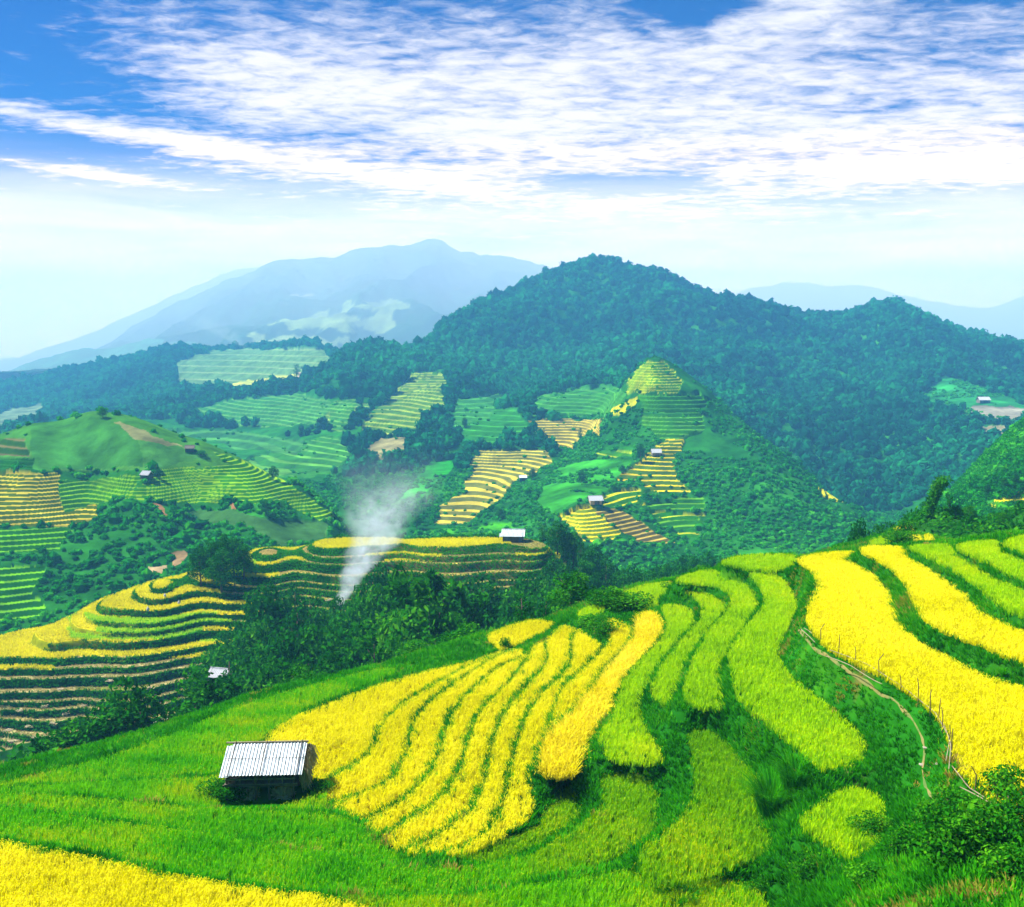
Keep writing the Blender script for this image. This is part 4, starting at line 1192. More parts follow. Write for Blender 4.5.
for (a, b, d, k, w_, lab) in [(298, 664, 92, 'light', 1.0, 'bright green young tree standing alone before the dark wood, on the near skyline'),
                            (418, 602, 128, 'light', 1.25, 'broad mid green tree with an airy crown in the middle of the wood'),
                            (128, 700, 100, 'broad', 1.0, 'tallest dark tree of the small clump left of the hut, before the lower terraces'),
                            (103, 722, 98, 'broad', 1.25, 'wide dark tree in the middle of the small clump left of the hut'),
                            (78, 733, 97, 'broad', 1.2, 'low dark tree at the left side of the small clump before the lower terraces'),
                            (142, 722, 99, 'slim', 1.2, 'slim dark tree at the right side of the small clump before the lower terraces'),
                            (42, 748, 93, 'shrub', 1.0, 'small dark bush, left of two at the far left skyline of the near hill'),
                            (19, 766, 84, 'shrub', 1.0, 'smallest dark bush at the far left skyline of the near hill'),
                            (197, 690, 103, 'broad', 1.2, 'dark tree at the left end of the wood, low beside the white roof')]:
    u, v = uv(a, b); zg = nearest_ground(u * d, d)
    clump = a < 210 and k != 'shrub'
    put(k, (u * d, d, zg), max(2.0, v * d - zg) * (1.18 if clump else 1.0), w_ * float(np.clip(8 / max(4, v * d - zg), .6, 1.2)) * (1.35 if clump else 1.0) if k != 'shrub' else 1.1, lab, 'bush' if k == 'shrub' else 'tree')

# ---- second part of the wood, right of the harvested terraces
SIL2 = np.array([(528, 548), (545, 522), (560, 524), (580, 535), (600, 548), (625, 552), (650, 554), (690, 556), (730, 553)])
SKL2 = np.array([(520, 632), (560, 615), (650, 582), (740, 557), (760, 555)])
for row, (f_, d) in enumerate(((0.0, 238), (.35, 205), (.68, 165))):
    px_ = 536 + row * 6
    while px_ < 722:
        top = np.interp(px_, SIL2[:, 0], SIL2[:, 1]); sk = np.interp(px_, SKL2[:, 0], SKL2[:, 1])
        if sk - top < 3: break
        ty = top + (sk - top) * f_ + random.uniform(-4, 6)
        dd = d + random.uniform(-8, 8)
        u, v = uv(px_, ty); x0 = u * dd; zg = nearest_ground(x0, dd)
        hgt = float(np.clip(v * dd - zg, 4, 17)); kind = random.choice(['broad', 'broad', 'light', 'slim'])
        put(kind, (x0, dd, min(zg, v * dd - hgt)), hgt, float(np.clip(9 / hgt, .7, 1.3)), {'broad': 'dark leafy tree in the wood running down right of the harvested terraces', 'light': 'lighter green tree in the wood running down right of the harvested terraces', 'slim': 'narrow dark tree in the wood running down right of the harvested terraces'}[kind], 'tree', 'trees of the wood right of the terraces' + {'broad': '', 'slim': ', narrow', 'light': ', light'}[kind])
        px_ += random.uniform(10, 15) * 150 / dd

# ---- trees one can tell apart on the terraced hill's knoll
for (a, b, d, h_, w_, lab) in [(200, 545, 214, 6, .95, 'leftmost low tree of the round grove on the grassy knoll'), (211, 538, 217, 8, .85, 'dark round tree left of the middle of the grove on the knoll'), (222, 533, 217, 8.5, .85, 'tallest dark round tree of the grove on the grassy knoll'), (233, 536, 216, 7.5, .85, 'dark round tree right of the middle of the grove on the knoll'), (243, 543, 214, 6, .95, 'rightmost low tree of the round grove on the grassy knoll'), (220, 547, 210, 5.0, 1.1, 'low dark tree in front of the grove on the grassy knoll')]:
    u, v = uv(a, b); z_ = v * d - h_
    zt_ = float(T1.z(np.array([u * d]), np.array([float(d)]))[0])
    put('broad', (u * d, d, zt_), max(5.0, v * d - zt_), w_, lab, 'tree', 'grove on the knoll')

# ---- single trees on the hills: foot pixel, height in pixels
for (a, b, hp, k, w_, d0, d1, lab) in [
    (103, 418, 10, 'broad', 1.3, 300, 470, 'lone round tree on the bare crest of the dome-shaped hill'),
    (157, 478, 13, 'slim', 1.5, 300, 470, 'dark tree beside the white-roofed hut on the dome hill slope'),
    (266, 516, 16, 'broad', 1.1, 280, 460, 'dark bushy tree on the scrubby slope under the dome hill terraces'),
    (273, 480, 14, 'broad', 1.2, 280, 460, 'dark tree at the right edge of the dome hill, on its terrace rim'),
    (201, 456, 6, 'shrub', 1.2, 300, 470, 'small bush next to the topmost hut on the dome hill'),
    (297, 380, 16, 'slim', 1.5, 800, 1300, 'lone tall tree by the bend of the pale road'),
    (284, 385, 8, 'slim', 1.6, 800, 1300, 'small tree just left of the pale road bend'),
    (300, 437, 12, 'slim', 1.5, 600, 1100, 'narrow tree in the valley fields below the road'),
    (640, 464, 17, 'broad', .9, 380, 700, 'dark tree next to the upper white hut on the spur steps'),
    (622, 474, 9, 'broad', 1.2, 380, 700, 'smaller dark tree down-slope of the upper white hut'),
    (582, 485, 15, 'broad', .9, 380, 700, 'dark tree alone on the green slope left of the spur steps'),
    (550, 446, 9, 'slim', 1.3, 400, 800, 'small dark tree in front of the higher straw-coloured paddies'),
    (580, 440, 12, 'slim', 1.4, 400, 800, 'small dark tree at the right corner of the higher straw-coloured paddies'),
    (532, 480, 12, 'broad', 1.1, 400, 800, 'dark tree at the right edge of the lower straw-coloured paddies'),
    (417, 529, 17, 'slim', 1.7, 300, 600, 'dark tree behind the harvested terraces, right of the smoke'),
    (988, 498, 13, 'broad', 1.0, 220, 340, 'dark tree left of the small golden paddies on the side hill'),
    (1016, 486, 12, 'broad', 1.0, 220, 340, 'dark tree above the small golden paddies on the side hill'),
    (1004, 490, 12, 'broad', 1.0, 220, 340, 'dark tree in the middle above the small golden paddies'),
    (500, 519, 11, 'broad', 1.2, 300, 600, 'dark tree on the green meadow behind the blue hut'),
    (465, 428, 10, 'broad', 1.0, 500, 1000, 'tree at the top of the bright green field')]:
    q_ = HILL.hit(float(a), float(b), d0, d1)
    put(k, q_, hp * q_[1] / 1000 * 1.0 + .3, w_, lab, 'bush' if k == 'shrub' else 'tree')

# ---- trees on the shoulder at the right, behind the top paddies
for (a, b, d, k, w_, lab) in [(930, 472, 128, 'plume', 1.0, 'tall bent bamboo plume towering over the bushes on the right'),
                            (930, 500, 142, 'broad', 1.1, 'dark round tree beneath the tall bent bamboo plume'),
                            (945, 512, 138, 'broad', 1.15, 'dark low tree right beside the one beneath the bamboo plume'),
                            (950, 492, 152, 'slim', .7, 'thin young tree just right of the bamboo plume'),
                            (968, 505, 132, 'light', 1.3, 'bright green tree on the shoulder below the small golden paddies'),
                            (955, 517, 128, 'light', 1.3, 'low bright green tree at the left foot of the shoulder thicket'),
                            (1003, 518, 124, 'light', 1.3, 'bright green tree low on the shoulder near the right edge'),
                            (1020, 515, 135, 'broad', 1.2, 'dark tree near the right edge, under the golden paddies on the side hill'),
                            (862, 518, 128, 'broad', .9, 'tallest tree of the group behind the brow, left of the golden steps'),
                            (878, 523, 122, 'broad', 1.0, 'leafy tree of the group behind the brow, beside the golden steps'),
                            (888, 520, 126, 'light', 1.0, 'lighter leafy tree at the right of the group behind the brow'),
                            (852, 530, 120, 'light', 1.0, 'low leafy tree at the left of the group behind the brow'),
                            (905, 533, 100, 'shrub', 1.1, 'dark bush between the little golden steps behind the brow'),
                            (897, 541, 88, 'shrub', 1.1, 'low bush at the edge of the golden steps on the brow'),
                            (985, 522, 112, 'shrub', 1.3, 'leafy bush on the brow above the upper lime paddies'),
                            (1012, 522, 108, 'shrub', 1.3, 'leafy bush on the brow at the right edge'),
                            (950, 530, 112, 'shrub', 1.3, 'leafy bush on the brow between the thicket and lime paddies'),
                            (966, 526, 116, 'shrub', 1.3, 'middle leafy bush on the brow above the lime paddies')]:
    u, v = uv(a, b); zg = nearest_ground(u * d, d)
    hgt = max(1.8, v * d - zg)
    if hgt > 14 and k != 'plume': zg = v * d - 12; hgt = 12
    if k == 'plume': zg = v * d - 11.2; hgt = 11.2
    put(k, (u * d, d, zg), hgt, w_ if k == 'plume' else w_ * float(np.clip(6.5 / hgt, .55, 1.3)) if k != 'shrub' else w_, lab, 'bush' if k == 'shrub' else ('bamboo' if k == 'plume' else 'tree'), rz=0.2 if k == 'plume' else None)

# ---- bushes and leafy plants in the near foreground: pixel of the foot, distance, height
NEARB = [(985, 862, 24.5, 1.7, 1.0, 'leafy shrub filling the bottom right corner'), (1018, 838, 25.5, 1.8, .9, 'leafy shrub at the right edge beneath the bamboo rail'), (950, 868, 27, 1.5, 1.1, 'leafy shrub just left of the corner shrub'),
         (1010, 880, 22.5, 1.2, 1.0, 'low leafy shrub in the extreme bottom right corner'), (905, 862, 29, 1.1, 1.1, 'low leafy shrub below the rounded yellow-green paddy'), (935, 838, 31, 1.3, 1.0, 'dark leafy shrub at the end of the trodden path'), (870, 885, 28, .9, 1.2, 'low leafy plant at the bottom, right of the middle'), (810, 880, 29.5, .9, 1.2, 'low leafy plant at the bottom below the tall grass clump'), (760, 896, 29, .7, 1.2, 'small leafy plant at the bottom edge by the green rice band'),
         (960, 820, 31.5, 1.2, 1.0, 'leafy shrub under the path end, beside the rail stakes'), (1000, 800, 30.0, 1.5, .8, 'thin leafy sapling rising in front of the largest golden paddy'), (870, 838, 33.5, .9, 1.2, 'dark bush on the edge of the rounded yellow-green paddy')]
for (a, b, d, hgt, w_, lab) in NEARB:
    q_ = near_hit(a, b); z_ = q_[2]
    put('shrub', (q_[0], q_[1], z_), hgt, w_, lab, 'bush', var=random.choice((0, 2)))
for (a, b, zt, hgt, w_, lab) in [(590, 625, -20.9, 1.3, 1.5, 'dark bush patch at the head of the golden fingers, left one'), (603, 630, -20.5, 1.3, 1.3, 'dark bush patch at the head of the golden fingers, right one'), (612, 608, -20.9, 1.6, 1.7, 'dark green bush on the brow under the lime paddy cap'), (628, 604, -20.4, 1.6, 1.6, 'dark green bush on the brow beside the lime paddy strip'), (597, 612, -21.3, 1.3, 1.4, 'dark green bush at the left of those on the brow'), (506, 646, -22.8, 1.0, .8, 'tiny shrub standing on the small golden cap'),
                          (675, 590, -20.0, 1.0, 1.6, 'low bush in the bank bend left of the hooked paddy strip'), (700, 580, -19.2, 1.0, 1.6, 'low bush in the bank bend inside the hooked paddy strip'), (222, 800, -22.9, 1.0, 1.5, 'dark bush at the left front corner of the hut'), (236, 803, -22.9, .8, 1.5, 'dark bush beneath the left half of the hut front'), (318, 797, -22.9, .8, 1.3, 'green bush at the right front corner of the hut')]:
    q_ = A(a, b, zt); z_ = float(nz_at(q_[0], q_[1]))
    put('shrub', (q_[0], q_[1], z_), hgt, w_, lab, 'bush', var=1 if b > 700 else random.choice((0, 2)))

# tall grass clump
def grass_clump(a, b, d, hgt, rad, n, label):
    q_ = near_hit(a, b); z_ = q_[2]
    rs = np.random.default_rng(5)
    V_, Q_, T_ = [], [], []
    for k in range(n):
        an, r0 = rs.uniform(0, 2 * pi), rad * rs.random() ** .5 * .5
        hh = hgt * rs.uniform(.6, 1.1); out_ = hh * rs.uniform(.1, .75)
        s = np.linspace(0, 1, 6)
        c_ = np.c_[np.cos(an) * (r0 + out_ * s ** 2), np.sin(an) * (r0 + out_ * s ** 2), hh * (s - .28 * s ** 3)]
        w_ = .018 * (1 - s) ** .6 + .002
        sd_ = np.array([-sin(an), cos(an), 0])
        i0 = len(V_) * 12
        V_.append(np.stack([c_ - sd_ * w_[:, None], c_ + sd_ * w_[:, None]], 1).reshape(-1, 3))
        Q_ += [[i0 + 2 * j, i0 + 2 * j + 1, i0 + 2 * j + 3, i0 + 2 * j + 2] for j in range(5)]
        T_.append(np.full(12, np.clip(rs.normal(.5, .15), 0, .82)))
    o = mesh_np('grass_clump', np.concatenate(V_), [np.array(Q_)], M['grass'], None, {'tint': np.concatenate(T_)})
    o.location = (float(q_[0]), float(q_[1]), z_ - .05)
    tag(o, label, 'grass clump')


grass_clump(772, 812, 36.5, 2.0, 1.3, 900, 'tall dark green fountain of grass between the horn-shaped and rounded paddies')
grass_clump(795, 785, 38.5, 1.5, 1.2, 500, 'lower dark grass clump just behind the tall grass fountain')
grass_clump(680, 905, 31.5, .9, .9, 260, 'grass clump with long blades at the bottom edge, middle of the picture')
grass_clump(640, 875, 34.0, .8, .8, 220, 'small grass clump between the olive tongue and the lowest green band')

# ================================================================ FAR WOODS: trees nobody could count
def blob_trees(name, P, r, hz, tint, mat, label, leaves=18, base=ICO1, conif=.0):
    n = len(P); Vb, Fb = base; nv = len(Vb)
    rs = rng
    jit = rs.uniform(.68, 1.22, (n, nv, 1))
    V = Vb[None] * jit
    con = (rs.random(n) < conif)[:, None]
    tap = np.where(con, np.clip(1.05 - .62 * (Vb[None, :, 2] * .5 + .5) ** .8 * 1.35, .05, 1.1), 1.0)
    V[..., 0] *= tap; V[..., 1] *= tap
    hz2 = hz * np.where(con[:, 0], 1.45, 1.0)
    V = V * np.stack([r, r, hz2], 1)[:, None, :]
    V[..., 2] += (hz2 * .62)[:, None]
    V = V + P[:, None, :]
    tv = tint[:, None] + .16 * Vb[None, :, 2] * 0 + rs.normal(0, .10, (n, nv))
    Fa = (Fb[None] + (np.arange(n) * nv)[:, None, None]).reshape(-1, 3)
    VV, TT, FF = [V.reshape(-1, 3)], [np.clip(tv, 0, 1).ravel()], [Fa]
    if leaves:
        N_ = n * leaves
        d = rand_dirs(N_); d[:, 2] = np.abs(d[:, 2]) * 1.0 - .15
        R_ = np.repeat(np.stack([r, r, hz2], 1), leaves, 0)
        c = np.repeat(P + np.c_[0 * r, 0 * r, hz2 * .62], leaves, 0) + d * R_ * rs.uniform(.8, 1.15, (N_, 1)) * np.where(np.repeat(con[:, 0], leaves)[:, None], np.c_[np.clip(.75 - .6 * d[:, 2], .1, 1), np.clip(.75 - .6 * d[:, 2], .1, 1), np.ones(N_)], 1.0)
        s = np.repeat(r, leaves) * .42
        nn = d * .5 + rand_dirs(N_); nn /= np.linalg.norm(nn, axis=1)[:, None]
        a_ = np.cross(nn, rand_dirs(N_)); a_ /= np.linalg.norm(a_, axis=1)[:, None] + 1e-9
        b_ = np.cross(nn, a_)
        LV = np.stack([c + a_ * s[:, None], c - a_ * s[:, None] * .5 + b_ * s[:, None] * .8, c - a_ * s[:, None] * .5 - b_ * s[:, None] * .8], 1).reshape(-1, 3)
        VV.append(LV); TT.append(np.clip(np.repeat(np.repeat(tint, leaves) + rs.normal(.05, .16, N_), 3), 0, 1))
        FF.append(np.arange(N_ * 3).reshape(-1, 3) + n * nv)
    o = mesh_np(name, np.concatenate(VV), [np.concatenate(FF)], mat, None, {'tint': np.concatenate(TT)})
    tag(o, label, None, None, 'stuff')
    return o


def scatter_hills(n, y0, y1, power=1.0):
    u = rng.uniform(-.62, .62, n); y = y0 + (y1 - y0) * rng.random(n) ** power
    x = u * y
    z, zn = hz_at(x, y)
    m = zn < 0
    return x[m], y[m], z[m]


x, y, z = scatter_hills(int(46000 * QF), 600, 1810, .9)
px_, py_ = pix(x, y, z)
wood = np.where((px_ > 345) | (y > 1000), 1.0, .45)
valley = (px_ > 240) & (px_ < 620) & (y < 900)
# thickets with clearings in the valley, closed forest on the mountain
f_ = fbm(x * .008, y * .008, 3, 201)
keep = (rng.random(len(x)) < wood) & ~(valley & (f_ < -.12)) & ~((px_ < 345) & (y < 1000) & (f_ < -.05))
keep &= ~((px_ > 555) & (px_ < 800) & (y < 735))
x, y, z = x[keep], y[keep], z[keep]; px_ = px_[keep]
r = rng.uniform(2.2, 4.4, len(x)) * np.where(rng.random(len(x)) < .12, 1.5, 1.0) * np.where(y < 850, .8, 1.0)
tint = .45 + .6 * fbm(x * .009, y * .009, 4, 202) + rng.normal(0, .23, len(x))
blob_trees('forest', np.c_[x, y, z], r, r * rng.uniform(.9, 1.5, len(x)), tint, M['leaf_far'], 'dense forest over the mountain and the foothills', 20, ICO1, 0)

x, y, z = scatter_hills(int(42000 * QF), 252, 735, .85)
px_, py_ = pix(x, y, z)
m = (y < 610) | ((px_ > 540) & (px_ < 820))
x, y, z, px_, py_ = x[m], y[m], z[m], px_[m], py_[m]
f_ = fbm(x * .02, y * .02, 3, 211)
dens = np.where((px_ < 345) & (y < 520), .75, 1.0)
bare = ((px_ < 345) & (py_ < 468) & (y < 520)) | ((px_ > 600) & (px_ < 720) & (py_ < 400))
keep = (rng.random(len(x)) < dens) & (f_ > -.28) & (~bare | (rng.random(len(x)) < .06))
x, y, z = x[keep], y[keep], z[keep]; f_ = f_[keep]
r = rng.uniform(.6, 1.25, len(x)) * (1 + .7 * np.clip(f_, 0, 1)) * np.where(rng.random(len(x)) < .06, 1.8, 1)
tint = .45 + .4 * fbm(x * .015, y * .015, 3, 212) + rng.normal(0, .16, len(x))
blob_trees('undergrowth', np.c_[x, y, z - .25 * r], r, r * rng.uniform(.7, 1.1, len(x)), tint, M['scrub'], 'scrub and bushes covering the slopes of the nearer hills', 14, ICO1, .0)

# low bushes dotted over meadows and along the edges of the plots
n = int(60000 * QF); u_ = rng.uniform(-.6, .6, n); y = 270 + 700 * rng.random(n); x = u_ * y
z, zn = hz_at(x, y)
smooth_z = np.array([zz[5] == 0 and zz[2] > 0 for zz in ZONES])
m = (zn >= 0) & (smooth_z[np.clip(zn, 0, None)] | (rng.random(n) < .05)) & (fbm(x * .03, y * .03, 3, 231) > .12)
z2, zn2 = hz_at(x + rng.normal(0, 5, n), y + rng.normal(0, 6, n))
m |= (zn >= 0) & (zn2 != zn) & (rng.random(n) < .10)
m &= ~((u_ < -.16) & (y < 520))
x, y, z = x[m], y[m], z[m]
r = rng.uniform(.35, .9, len(x)) * (1 + y / 900)
blob_trees('undergrowth', np.c_[x, y, z - .2 * r], r, r * .8, .5 + rng.normal(0, .2, len(x)), M['scrub'], 'low bushes dotted over the meadows', 12, ICO1, 0)


def leafy(name, x, y, z, r, k_, mat, label, ls=.34, ns=.05):
    d_ = rand_dirs(len(x) * k_); d_[:, 2] = np.abs(d_[:, 2])
    P_ = np.repeat(np.c_[x, y, z - .1], k_, 0) + d_ * np.repeat(np.c_[r, r, r * .9], k_, 0) * rng.uniform(.55, 1.1, (len(d_), 1))
    N__ = d_ * .6 + rand_dirs(len(d_)) * .8; N__ /= np.linalg.norm(N__, axis=1)[:, None]
    tint = np.repeat(.45 + .4 * fbm(x * ns, y * ns, 3, 221) + rng.normal(0, .12, len(x)), k_) + rng.normal(0, .14, len(d_))
    V, q_, tv = leaf_quads(P_, N__, np.repeat(r, k_) * ls, tint, .6)
    tag(mesh_np(name, V, [q_], mat, None, {'tint': tv}), label, None, None, 'stuff')


n = int(12000 * QF)
u_ = rng.uniform(.33, .62, n); y = rng.uniform(250, 345, n); x = u_ * y
z, zn = hz_at(x, y); m = zn < 0
x, y, z = x[m], y[m], z[m]
leafy('undergrowth', x, y, z, rng.uniform(.8, 2.0, len(x)), 34, M['scrub'], 'bushes and saplings covering the side hill', .36, .02)

# scrub on the gully floor and the shoulder behind the near hill's brow, leaf by leaf
n = int(14000 * QF)
x = rng.uniform(-110, 130, n); y = rng.uniform(84, 262, n)
m = (np.abs(x / y) < .62)
x, y = x[m], y[m]
z, inf = T1.post(x, y, T1.base(x, y))
m = inf[0] < .2
x, y, z = x[m], y[m], z[m]
leafy('undergrowth', x, y, z, rng.uniform(.5, 1.5, len(x)), 46, M['leaf_light'], 'leafy undergrowth in the gully and on the shoulder')
# ================================================================ HUTS
def metal_mat(name, c1, c2):
    m, t, N = nt(name)
    tc = N('ShaderNodeTexCoord')
    n1 = N('ShaderNodeTexNoise', i_Scale=2.2, i_Detail=6.0, i_Roughness=.65)
    mp = N('ShaderNodeMapping'); mp.inputs['Scale'].default_value = (6, .8, 1)
    t.links.new(tc.outputs['Object'], mp.inputs[0]); t.links.new(mp.outputs[0], n1.inputs['Vector'])
    r = N('ShaderNodeValToRGB'); e = r.color_ramp.elements
    e[0].position = .38; e[0].color = col4(c2); e[1].position = .52; e[1].color = col4(c1)
    t.links.new(n1.outputs['Fac'], r.inputs[0])
    p = N('ShaderNodeBsdfPrincipled', i_Roughness=.5, i_Metallic=.25)
    t.links.new(r.outputs[0], p.inputs['Base Color'])
    o = N('ShaderNodeOutputMaterial'); t.links.new(p.outputs[0], o.inputs[0])
    return m


M['tin'] = metal_mat('weathered_tin', (.50, .56, .58), (.15, .21, .22))
M['timber'] = plain_mat('old_timber', (.05, .036, .022), (.11, .08, .05), 3, .9, stretch=(1, 6, 1), bump=.01)
M['plank'] = plain_mat('grey_planks', (.10, .085, .06), (.20, .17, .12), 2.5, .9, stretch=(8, 8, 1), bump=.01)
M['thatch'] = plain_mat('straw_thatch', (.34, .27, .13), (.52, .43, .24), 6, .95, stretch=(1, 1, 6), bump=.04)
M['blueboard'] = plain_mat('blue_grey_boards', (.05, .09, .13), (.09, .14, .18), 2, .8)
M['clay'] = plain_mat('clay_wall', (.36, .24, .13), (.46, .33, .2), 2, .9)
M['white'] = plain_mat('white_cloth', (.34, .35, .36), (.48, .49, .50), 3, .8)


def corrugated(mb, x0, x1, p0, p1, pitch=.17, amp=.02, thick=.012):
    """sheet from eave line p0=(y,z) to ridge p1=(y,z), ribs running up the slope"""
    n = int((x1 - x0) / pitch * 8)
    xs = np.linspace(x0, x1, n + 1); w = amp * np.sin(xs / pitch * 2 * pi)
    d = np.array([p1[0] - p0[0], p1[1] - p0[1]]); L_ = np.linalg.norm(d); d /= L_; nrm = np.array([-d[1], d[0]])
    if nrm[1] < 0: nrm = -nrm
    V = []
    for off in (0, -thick):
        for p in (p0, p1):
            V.append(np.c_[xs, p[0] + nrm[0] * (w + off), p[1] + nrm[1] * (w + off)])
    V = np.concatenate(V); m = n + 1
    i = np.arange(n)
    f = np.concatenate([np.c_[i, i + 1, m + i + 1, m + i], np.c_[2 * m + i + 1, 2 * m + i, 3 * m + i, 3 * m + i + 1], np.c_[i + 1, i, 2 * m + i, 2 * m + i + 1], np.c_[m + i, m + i + 1, 3 * m + i + 1, 3 * m + i]])
    mb.add(V, f)


hz_ = float(nz_at(HUT[0], HUT[1]))
hut = empty('field_hut', (HUT[0] + .03, HUT[1] + .55, hz_), radians(3))
hut.location.z += .2
tag(hut, 'open hut with a pale corrugated tin roof standing on posts in the green rice', 'hut')
# local: x along the front, y away from the camera, front eave at y=-.95
EY, EZ, RY, RZ = -.95, 1.20, 1.05, 2.08
XL, XR = -2.05, 2.02
mb = MB(); corrugated(mb, XL + .28, XR, (EY, EZ), (RY, RZ)); roof = mb.build('roof', M['tin'], hut)
mb = MB(); corrugated(mb, XL, XL + .45, (EY - .03, EZ - .06), (RY - .10, RZ - .10)); mb.build('roof_sheet', M['tin'], roof)
mb = MB(); corrugated(mb, XL + .2, XR - .05, (RY + 1.0, RZ - .62), (RY + .02, RZ + .012)); mb.build('rear_roof', M['tin'], roof)
for xb in (XL + .42, -.05, XR - .28):
    mb = MB()
    mb.tube([[xb, EY - .08, EZ + .06], [xb + .02, RY + .04, RZ + .10]], .022, 6); mb.build('roof_batten', M['timber'], roof)
mb = MB(); mb.tube([[XL + .1, EY + .98, EZ + .485], [XR + .02, EY + .98, EZ + .485]], .013, 5); mb.build('roof_seam', M['timber'], roof)
mb = MB(); mb.tube([[XL - .05, RY, RZ + .03], [XR + .06, RY, RZ + .03]], .05, 7); mb.build('ridge_pole', M['bamboo'], roof)
for xp, yp, top in ((-1.75, -.6, 1.25), (-.35, -.6, 1.25), (.35, -.62, 1.25), (1.55, -.6, 1.25), (-1.75, 1.7, 1.62), (1.55, 1.7, 1.62), (-1.75, .9, 1.9), (1.55, .9, 1.9)):
    mb = MB(); mb.tube([[xp, yp, -.5], [xp + random.uniform(-.04, .04), yp, top * .5], [xp, yp, top]], .06, 7); mb.build('post', M['timber'], hut)
mb = MB()
for k in range(14):
    mb.box((-1.75 + k * .26, .55, .62 + random.uniform(-.012, .012)), (.24, 2.5, .04))
mb.build('platform', M['plank'], hut)
mb = MB()
for yp in (-.66, .5, 1.7): mb.box((-.1, yp, .55), (3.7, .09, .09))
mb.build('floor_beam', M['timber'], hut)
mb = MB()
for k in range(24): mb.box((-1.72 + k * .146, 1.66, 1.08 + random.uniform(-.02, .02)), (.13, .03, .86))
mb.build('back_wall', M['plank'], hut)
for xp in (-1.1, -.35, .35, 1.0):
    mb = MB(); mb.tube([[xp, -.63, .62], [xp + .01, -.63, 1.26]], .035, 6); mb.build('baluster', M['plank'], hut)
mb = MB(); mb.box((-.1, -.66, .88), (3.5, .05, .07)); mb.build('railing', M['plank'], hut)
mb = MB()
for k in range(14): mb.box((-1.79, -.45 + k * .155, 1.02), (.03, .14, .74))
mb.build('side_wall', M['plank'], hut)
# straw hung under the right gable
rs = np.random.default_rng(3)
n = 1500
yy = rs.uniform(-.55, 1.9, n); zt_ = np.where(yy < RY, EZ + (yy - EY) * .44, RZ - (yy - RY) * .6) - .05
zz = zt_ - rs.uniform(0, 1, n) ** 1.5 * .75
xx = XR - .12 + rs.uniform(-.12, .42, n) * (1 - .4 * rs.random(n))
c0 = np.c_[xx, yy, zz]; dn = np.c_[rs.uniform(.0, .28, n), rs.uniform(-.12, .12, n), -rs.uniform(.35, .7, n)]
sd_ = np.c_[rs.uniform(-.02, .02, n), rs.uniform(-.03, .03, n), 0 * xx]
V = np.stack([c0 - sd_, c0 + sd_, c0 + dn + sd_ * .5, c0 + dn - sd_ * .5], 1).reshape(-1, 3)
mesh_np('straw_gable', V, [np.arange(n * 4).reshape(-1, 4)], M['thatch'], hut)


def straw_heap(x, y, z, w, h, lab):
    """a low mound of cut straw"""
    n = 700; rs = np.random.default_rng(int(abs(x * 100)) + 1)
    d = rand_dirs(n, rs); d[:, 2] = np.abs(d[:, 2])
    P = d * np.array([w, w * .7, h]) * rs.uniform(.75, 1, (n, 1))
    t_ = rand_dirs(n, rs) * .3; t_[:, 2] -= .08
    s = np.cross(t_, d); s = s / (np.linalg.norm(s, axis=1)[:, None] + 1e-6) * .02
    V = np.stack([P - t_ - s, P - t_ + s, P + t_ + s, P + t_ - s], 1).reshape(-1, 3)
    B_ = ICO2[0] * np.array([w * .9, w * .63, h * .85]); B_ = B_ * (1 + .15 * rs.normal(size=(len(B_), 1)) * .4); B_[:, 2] = np.maximum(B_[:, 2], -.1)
    V = np.r_[V, B_]
    o = mesh_np('straw_heap', V, [np.arange(n * 4).reshape(-1, 4), ICO2[1] + n * 4], M['thatch'])
    o.location = (x, y, z); tag(o, lab, 'straw heap')


straw_heap(HUT[0] - .85, HUT[1] + .25, hz_ + .05, .5, .3, 'heap of cut straw under the left half of the hut')
straw_heap(HUT[0] + 1.0, HUT[1] + .3, hz_ + .05, .42, .28, 'heap of cut straw under the right half of the hut')


